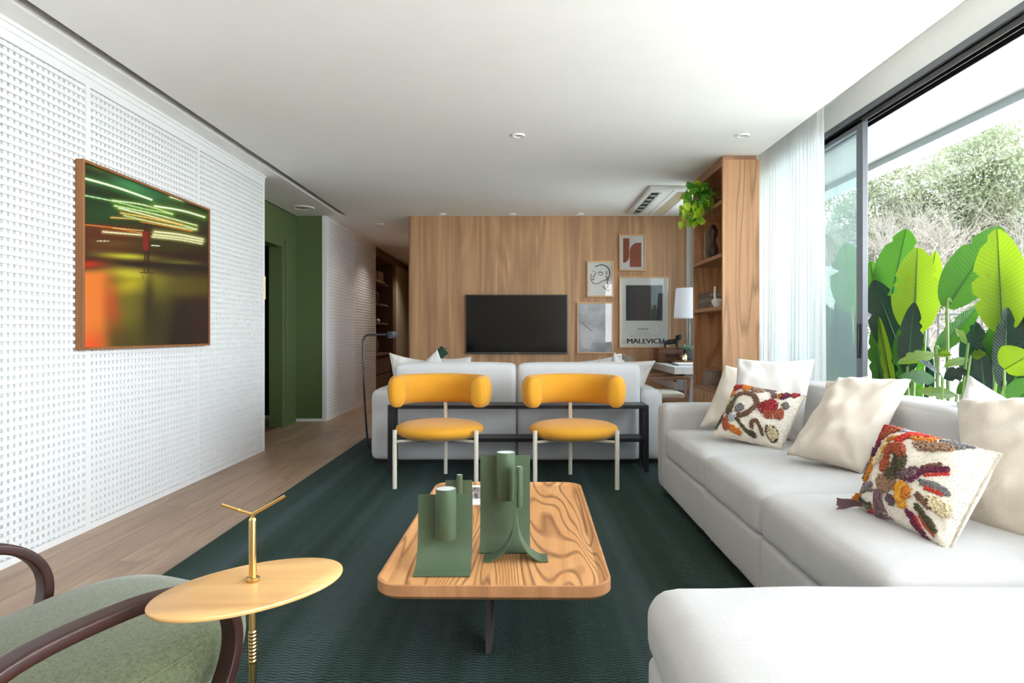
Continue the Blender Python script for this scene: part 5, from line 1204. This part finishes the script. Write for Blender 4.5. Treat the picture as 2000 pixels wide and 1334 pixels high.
tufted('tufted_pillow', 'larger cream pillow with red, plum and orange yarn tufts, nearest the viewer',
    [at(1731, 832, 2.52), at(1954, 888, 2.14), at(1852, 1080, 2.00), at(1680, 988, 2.44)], 0.17, None, None,
    [(580, 60), (1560, 300), (1120, 1140), (385, 730)],
    [([(560, 230), (600, 150), (680, 110), (760, 110)], 110, 'red', 1.4), ([(620, 200), (700, 170), (790, 140)], 120, 'rust', 1.3), ([(560, 340), (600, 330)], 95, 'plum', 1.6), ([(545, 430), (540, 500), (520, 560)], 85, 'orange', 1.4),
     ([(850, 170), (960, 180)], 50, 'silver', 1.2), ([(840, 170), (850, 180)], 36, 'green', 1.4), ([(850, 330), (930, 250), (1040, 210), (1170, 170)], 66, 'scarlet', 1.4), ([(900, 300), (1000, 230)], 40, 'brown', 1.0),
     ([(1180, 240), (1200, 220)], 62, 'mustard', 1.6), ([(1290, 210), (1340, 225)], 42, 'mustard', 1.4), ([(1180, 290), (1330, 270)], 85, 'grey', 1.4), ([(1250, 330), (1280, 320)], 70, 'grey', 1.2), ([(980, 300), (1080, 280)], 70, 'orange', 1.0),
     ([(1010, 370), (1120, 360), (1210, 350)], 90, 'taupe', 1.6), ([(740, 300), (820, 290)], 45, 'orange', 0.9), ([(690, 390), (740, 380)], 58, 'mustard', 1.6), ([(620, 450), (650, 410), (700, 340)], 80, 'cream', 1.3),
     ([(760, 400), (860, 400), (880, 450)], 85, 'rust', 1.5), ([(740, 480), (740, 540)], 80, 'rust', 1.4), ([(870, 490), (840, 580), (800, 600)], 110, 'olive', 1.5), ([(720, 620), (730, 680), (820, 660)], 85, 'taupe', 1.5),
     ([(430, 630), (450, 640)], 62, 'orange', 1.6), ([(500, 640), (600, 660)], 75, 'grey', 1.4), ([(440, 710), (500, 780), (560, 800)], 52, 'green', 1.3),
     ([(910, 620), (980, 590)], 80, 'mauve', 1.4), ([(960, 650), (1060, 580), (1210, 570)], 48, 'plum', 1.6), ([(1040, 560), (1160, 530)], 35, 'brown', 1.0), ([(1060, 620), (1220, 600)], 20, 'scarlet', 1.3),
     ([(1040, 670), (1130, 690), (1200, 720)], 45, 'grey', 1.4), ([(1060, 710), (1160, 735)], 22, 'scarlet', 1.4), ([(1000, 760), (1060, 820)], 48, 'brown', 1.2), ([(1100, 800), (1180, 840)], 90, 'cream', 1.3),
     ([(880, 720), (900, 740)], 105, 'orange', 1.6), ([(850, 810), (880, 820)], 62, 'mustard', 1.6), ([(900, 880), (920, 970), (970, 1060)], 52, 'plum', 1.6), ([(930, 900), (950, 980)], 24, 'scarlet', 1.4),
     ([(980, 840), (1030, 920), (1060, 980)], 52, 'olive', 1.4), ([(970, 880), (1000, 960), (1040, 1020)], 28, 'rust', 1.5), ([(760, 770), (780, 790)], 70, 'mauve', 1.0), ([(590, 810), (600, 860)], 30, 'mustard', 1.4)],
    [([(670, 700), (670, 800), (650, 930)], 80, 'mauve'), ([(370, 640), (350, 720), (400, 760)], 50, 'red'), ([(340, 600), (320, 640), (330, 690)], 40, 'orange'), ([(390, 740), (280, 720), (150, 725)], 50, 'mauve'),
     ([(480, 280), (430, 390), (400, 490)], 90, 'green'), ([(850, 800), (890, 720), (930, 690)], 50, 'mustard'), ([(600, 860), (560, 860), (500, 840)], 26, 'red')], 33, 'tufted pillows')

# ------------------------------------------------------------------ coffee table and what stands on it
tb = thing('coffee_table', 'low oak coffee table with rounded corners and a dark metal base', 'coffee table', (-0.085, 2.95, 0.012))
TZ = 0.335; hw, y0t, y1t = 0.392, -0.80, 0.72
top = MB(); oo = rrect(-hw, hw, y0t, y1t, 0.095, 8); ii = rrect(-hw+0.008, hw-0.008, y0t+0.008, y1t-0.008, 0.09, 8); i2 = rrect(-hw+0.035, hw-0.035, y0t+0.010, y1t-0.035, 0.07, 8)
def ring(poly, z): return [(x, y, z) for x, y in poly]
n = len(oo); bo = rrect(-hw+0.012, hw-0.012, y0t+0.012, y1t-0.012, 0.085, 8)
V_ = ring(bo, TZ-0.048)+ring(oo, TZ-0.036)+ring(oo, TZ-0.001)+ring(ii, TZ)
F_ = [tuple(range(n-1, -1, -1))]+[(r*n+i, r*n+(i+1) % n, (r+1)*n+(i+1) % n, (r+1)*n+i) for r in range(3) for i in range(n)]
top.add([(x+tb.location.x, y+tb.location.y, z) for x, y, z in V_], F_); rim = top.build('edge_band', M['oakedge'], tb)
tp2 = MB(); V_ = ring(ii, TZ)+ring(i2, TZ-0.013); tp2.add([(x+tb.location.x, y+tb.location.y, z) for x, y, z in V_], [(i, (i+1) % n, n+(i+1) % n, n+i) for i in range(n)]+[tuple(n+i for i in range(n))])
tp2.build('tabletop', M['oak'], tb, ang=20)
lx, ly = -0.113, 2.38
MB().box(lx-0.009, lx+0.009, ly-0.02, ly+0.02, 0.0125, TZ-0.046).build('leg', M['gunmetal'], tb, smooth=False)
MB().sweep([(lx+0.002, ly+0.02, 0.02), (lx+0.002, ly+0.75, TZ-0.046)], [(-.009, -.02), (.009, -.02), (.009, .02), (-.009, .02)], (1, 0, 0)).build('leg', M['gunmetal'], tb, smooth=False)
MB().box(lx-0.009, lx+0.009, 3.44, 3.48, 0.0125, TZ-0.046).build('leg', M['gunmetal'], tb, smooth=False)
MB().sweep([(lx-0.002, 3.44, 0.02), (lx-0.002, 2.7, TZ-0.046)], [(-.009, -.02), (.009, -.02), (.009, .02), (-.009, .02)], (1, 0, 0)).build('leg', M['gunmetal'], tb, smooth=False)
MB().box(lx-0.02, lx+0.02, 2.35, 3.5, TZ-0.058, TZ-0.046).build('cross_bar', M['gunmetal'], tb, smooth=False)
tb.rotation_euler = (0, 0, math.radians(-0.8))
TT = TZ-0.013
def tube_vase(mb, mbi, c, r, z0, z1, n=28):
    mb.lathe([(0.001, z0), (r*0.92, z0), (r, z0+0.004), (r, z1), (r-0.002, z1), (r-0.002, z1-0.10), (0.001, z1-0.10)], c, n)
    mbi.lathe([(r-0.0022, z1-0.0985), (r-0.0022, z1-0.001)], c, n)
def sheet(prof, x0, x1, t=0.0022, Y=True):
    """thin bent sheet: prof = list of (y, z); extruded x0..x1"""
    mb = MB(); mb.sweep([((x0+x1)/2, y, z) for y, z in prof], [(-(x1-x0)/2, -t), ((x1-x0)/2, -t), ((x1-x0)/2, t), (-(x1-x0)/2, t)], (1, 0, 0)); return mb
def prof_curve(pts, n=8): return [(v.x, v.y) for v in catmull([(a, b, 0) for a, b in pts], n)]
gv = 'bent green metal vases on the coffee table'
def vase(label, x0, x1, prof, tubes):
    r = thing('vase', label, 'vase', ((x0+x1)/2, prof[0][0], TT), gv)
    sheet(prof_curve(prof), x0, x1).build('bent_sheet', M['vase'], r, ang=60)
    for (cx_, cy_, rr, z0_, z1_) in tubes:
        a = MB(); b = MB(); tube_vase(a, b, (cx_, cy_, 0), rr, z0_, z1_); a.build('tube', M['vase'], r, ang=50); b.build('tube_lining', M['vase_in'], r)
    return r
vase('green bent-sheet vase with a wide tube, nearest on the coffee table', -0.372, -0.178, [(2.262, TT+0.004), (2.30, TT+0.010), (2.335, TT+0.030), (2.362, TT+0.065), (2.375, TT+0.115), (2.380, TT+0.18), (2.382, 0.575)], [(-0.268, 2.339, 0.0365, 0.43, 0.607)])
vase('tallest green bent-sheet vase with a wide tube in the table middle', -0.162, 0.030, [(2.50, TT+0.004), (2.515, TT+0.012), (2.542, TT+0.035), (2.560, TT+0.07), (2.570, TT+0.12), (2.574, TT+0.18), (2.576, 0.680)], [(-0.062, 2.535, 0.0355, 0.52, 0.700)])
vase('small green bent-sheet vase with a thin tube at the back of the coffee table', -0.362, -0.236, [(3.05, TT+0.004), (3.08, TT+0.010), (3.12, TT+0.04), (3.135, TT+0.08), (3.14, 0.460)], [(-0.294, 3.122, 0.0145, 0.37, 0.490)])
# forked one, seen edge-on
fk = thing('vase', 'slim green vase seen edge-on with two flared feet', 'vase', (-0.03, 2.45, TT), gv)
for sg in (-1, 1):
    P = catmull([(-0.0245+sg*0.118, 2.45, TT+0.003), (-0.0245+sg*0.085, 2.45, TT+0.006), (-0.0245+sg*0.045, 2.45, TT+0.035), (-0.0245+sg*0.016, 2.45, TT+0.085), (-0.0245+sg*0.005, 2.45, TT+0.14), (-0.0245+sg*0.0030, 2.45, TT+0.20), (-0.0245+sg*0.0028, 2.45, 0.655)], 7)
    MB().sweep(P, [(-0.045, -0.0018), (0.045, -0.0018), (0.045, 0.0018), (-0.045, 0.0018)], (0, 1, 0)).build('bent_sheet', M['vase'], fk, ang=60)
a = MB(); b = MB(); tube_vase(a, b, (-0.010, 2.42, 0), 0.012, 0.52, 0.668, 16); a.build('tube', M['vase'], fk, ang=50); b.build('tube_lining', M['vase_in'], fk)
mg = thing('magazine', 'grey and white magazine lying behind the tall vases on the coffee table', 'magazine', (-0.12, 3.4, TT))
MB().box(-0.31, 0.035, 3.21, 3.60, TT+0.001, TT+0.010, 0.001, 1).build('pages', M['paper'], mg, smooth=False)
mm, mn, mb2 = new_mat('magazine_photo'); L(mn, ramp(mn, noise_(mn, coords(mn, (5, 1, 1)), 14, 4), [(0.35, srgb(60, 60, 68)), (0.65, srgb(176, 174, 182))]), mb2.inputs['Base Color']); mb2.inputs['Roughness'].default_value = 0.3
MB().box(-0.305, 0.03, 3.30, 3.545, TT+0.0105, TT+0.0112).build('cover_photo', mm, mg, smooth=False)
MB().box(-0.305, 0.03, 3.215, 3.297, TT+0.0105, TT+0.0112).build('cover_margin', M['white'], mg, smooth=False)

# ------------------------------------------------------------------ side table with brass stem
st_ = thing('side_table', 'small oval blond wood side table on a brass stem with a forked handle', 'side table', (-0.5616, 1.3865, 0))
SZ = 0.635; KS = 0.8175; e = []
for i in range(64):
    a = 2*PI*i/64; x_, y_ = 0.240*KS*math.cos(a), 0.155*KS*math.sin(a); th = math.radians(46); e.append((-0.5551+x_*math.cos(th)-y_*math.sin(th), 1.3668+x_*math.sin(th)+y_*math.cos(th)))
def scl(poly, s, c=(-0.5551, 1.3668)): return [(c[0]+(x-c[0])*s, c[1]+(y-c[1])*s) for x, y in poly]
n = len(e); V_ = []; lev = [(0.975, -0.009), (0.992, -0.008), (1.0, -0.0045), (0.999, -0.0015), (0.993, 0.0)]
for s_, z_ in lev: V_ += [(x, y, SZ+z_) for x, y in scl(e, s_)]
MB().add(V_, [tuple(range(n-1, -1, -1)), tuple((len(lev)-1)*n+i for i in range(n))]+[(r*n+i, r*n+(i+1) % n, (r+1)*n+(i+1) % n, (r+1)*n+i) for r in range(len(lev)-1) for i in range(n)]).build('tabletop', M['sidetop'], st_, ang=60)
px0, py0 = -0.5616, 1.3865
MB().lathe([(0.0135, 0.0), (0.014, 0.001), (0.014, 0.0075), (0.0125, 0.0085), (0.0078, 0.009)], (px0, py0, SZ), 28).build('flange', M['brass'], st_)
MB().tube([(px0, py0, 0.014), (px0, py0, 0.626)], 0.0076, 20).build('stem', M['brass'], st_)
MB().tube([(px0, py0, SZ), (px0, py0, 0.760), (px0, py0, 0.765), (px0, py0, 0.769)], [0.0076, 0.0076, 0.007, 0.0035], 20).build('stem', M['brass'], st_)
thr = MB(); prof_ = []
for k in range(9): prof_ += [(0.0077, 0.465+k*0.0075), (0.0088, 0.4675+k*0.0075), (0.0088, 0.470+k*0.0075)]
thr.lathe([(0.0075, 0.464)]+prof_+[(0.0075, 0.533)], (px0, py0, 0), 20); thr.build('threaded_section', M['brass'], st_)
jt = Vector((px0, py0, 0.774))
MB().tube([jt+Vector((0, 0, -0.008)), jt+Vector((0.002, 0, 0.002))], 0.0045, 10).build('joint', M['brass'], st_)
MB().tube([jt, jt+Vector((-0.025, -0.008, 0.0106)), jt+Vector((-0.057, -0.016, 0.0245))], [0.0034, 0.0034, 0.0034], 10).build('handle_arm', M['brass'], st_)
MB().ball(jt+Vector((-0.025, -0.008, 0.011)), 0.0045).build('handle_knuckle', M['brass'], st_)
MB().tube([jt, jt+Vector((0.064, 0.010, 0.036))], 0.0034, 10).build('handle_arm', M['brass'], st_)
MB().lathe([(0.001, 0.012), (0.14, 0.013), (0.14, 0.019), (0.02, 0.024), (0.0095, 0.03)], (px0, py0, 0), 40).build('base_plate', M['brass'], st_)

# ------------------------------------------------------------------ green armchair in the foreground
O = Vector((-0.754, 1.38, 0)); fwd = Vector((0.42, 0.9075, 0)).normalized(); rgt = Vector((fwd.y, -fwd.x, 0))
lc = O+rgt*-0.36
acx = thing('lounge_chair', 'green tweed lounge chair with dark bentwood arms at the front', 'chair', (lc.x, lc.y, 0.012))
def Lp(f, l, z): return O+fwd*f+rgt*l+Vector((0, 0, z))
def arm_path(l):
    return catmull([Lp(-0.46, l, 0.36), Lp(-0.44, l, 0.46), Lp(-0.38, l, 0.54), Lp(-0.27, l, 0.588), Lp(-0.12, l, 0.603), Lp(0.02, l, 0.598), Lp(0.115, l, 0.567), Lp(0.172, l, 0.510), Lp(0.188, l, 0.44), Lp(0.165, l, 0.36), Lp(0.10, l, 0.27), Lp(-0.02, l, 0.19), Lp(-0.16, l, 0.12), Lp(-0.30, l, 0.06), Lp(-0.46, l, 0.03)], 7)
def arm_prof(w_, t_): return [(w_*math.copysign(abs(math.cos(a))**0.3, math.cos(a)), t_*math.copysign(abs(math.sin(a))**0.3, math.sin(a))) for a in [2*PI*(i+.5)/20 for i in range(20)]]
for l_ in (0.0, -0.72):
    MB().sweep(arm_path(l_), arm_prof(0.024, 0.0135), rgt).build('bentwood_arm', M['brown'], acx, ang=55)
MB().sweep([Lp(0.10, -0.72, 0.27), Lp(0.10, 0.0, 0.27)], arm_prof(0.02, 0.012), fwd).build('cross_rail', M['brown'], acx)
MB().sweep([Lp(-0.38, -0.72, 0.10), Lp(-0.38, 0.0, 0.10)], arm_prof(0.02, 0.012), fwd).build('cross_rail', M['brown'], acx)
# seat cushion: superellipse plan, domed
def cushion_loft(f0, f1, l0, l1, z0, z1, tilt=0.05, n=56, ex=3.2):
    cf, hf_ = (f0+f1)/2, (f1-f0)/2; cl_, hl = (l0+l1)/2, (l1-l0)/2
    lev = [(0.05, 0), (0.7, 0.0), (0.93, 0.010), (0.99, 0.035), (1.0, 0.06), (0.995, z1-z0-0.045), (0.965, z1-z0-0.022), (0.90, z1-z0-0.006), (0.75, z1-z0+0.006), (0.5, z1-z0+0.014), (0.25, z1-z0+0.018), (0.04, z1-z0+0.02)]
    V_ = []
    for s_, z_ in lev:
        for i in range(n):
            a = 2*PI*i/n; ca, sa = math.cos(a), math.sin(a)
            ff = math.copysign(abs(ca)**(2/ex), ca)*hf_*s_; ll = math.copysign(abs(sa)**(2/ex), sa)*hl*s_
            V_.append(Lp(cf+ff, cl_+ll, z0+z_+tilt*(ff/hf_)))
    m_ = MB().add(V_, [tuple(range(n-1, -1, -1)), tuple((len(lev)-1)*n+i for i in range(n))]+[(r*n+i, r*n+(i+1) % n, (r+1)*n+(i+1) % n, (r+1)*n+i) for r in range(len(lev)-1) for i in range(n)])
    seam = [V_[6*n+i] for i in range(n)]+[V_[6*n]]
    return m_, seam
m_, seam = cushion_loft(-0.34, 0.40, -0.675, -0.050, 0.29, 0.435, 0.035)
sc1 = m_.build('seat_cushion', M['armchair'], acx, ang=80)
MB().tube(seam, 0.0022, 4, cap=False).build('seam', M['armchair'], sc1)
bkm = MB(); rows = []
soft = MB(); soft_box(soft, -0.30, 0.30, -0.055, 0.055, 0, 0.42, 0.05, (0, 0.01, 0.01), 0.003, 6)
mt = Matrix.Translation(Lp(-0.44, -0.36, 0.42)) @ Matrix.Rotation(math.atan2(rgt.y, rgt.x), 4, 'Z') @ Matrix.Rotation(math.radians(-16), 4, 'X').inverted()
soft.v = [tuple(mt @ Vector(v)) for v in soft.v]; soft.build('back_cushion', M['armchair'], acx, ang=80)
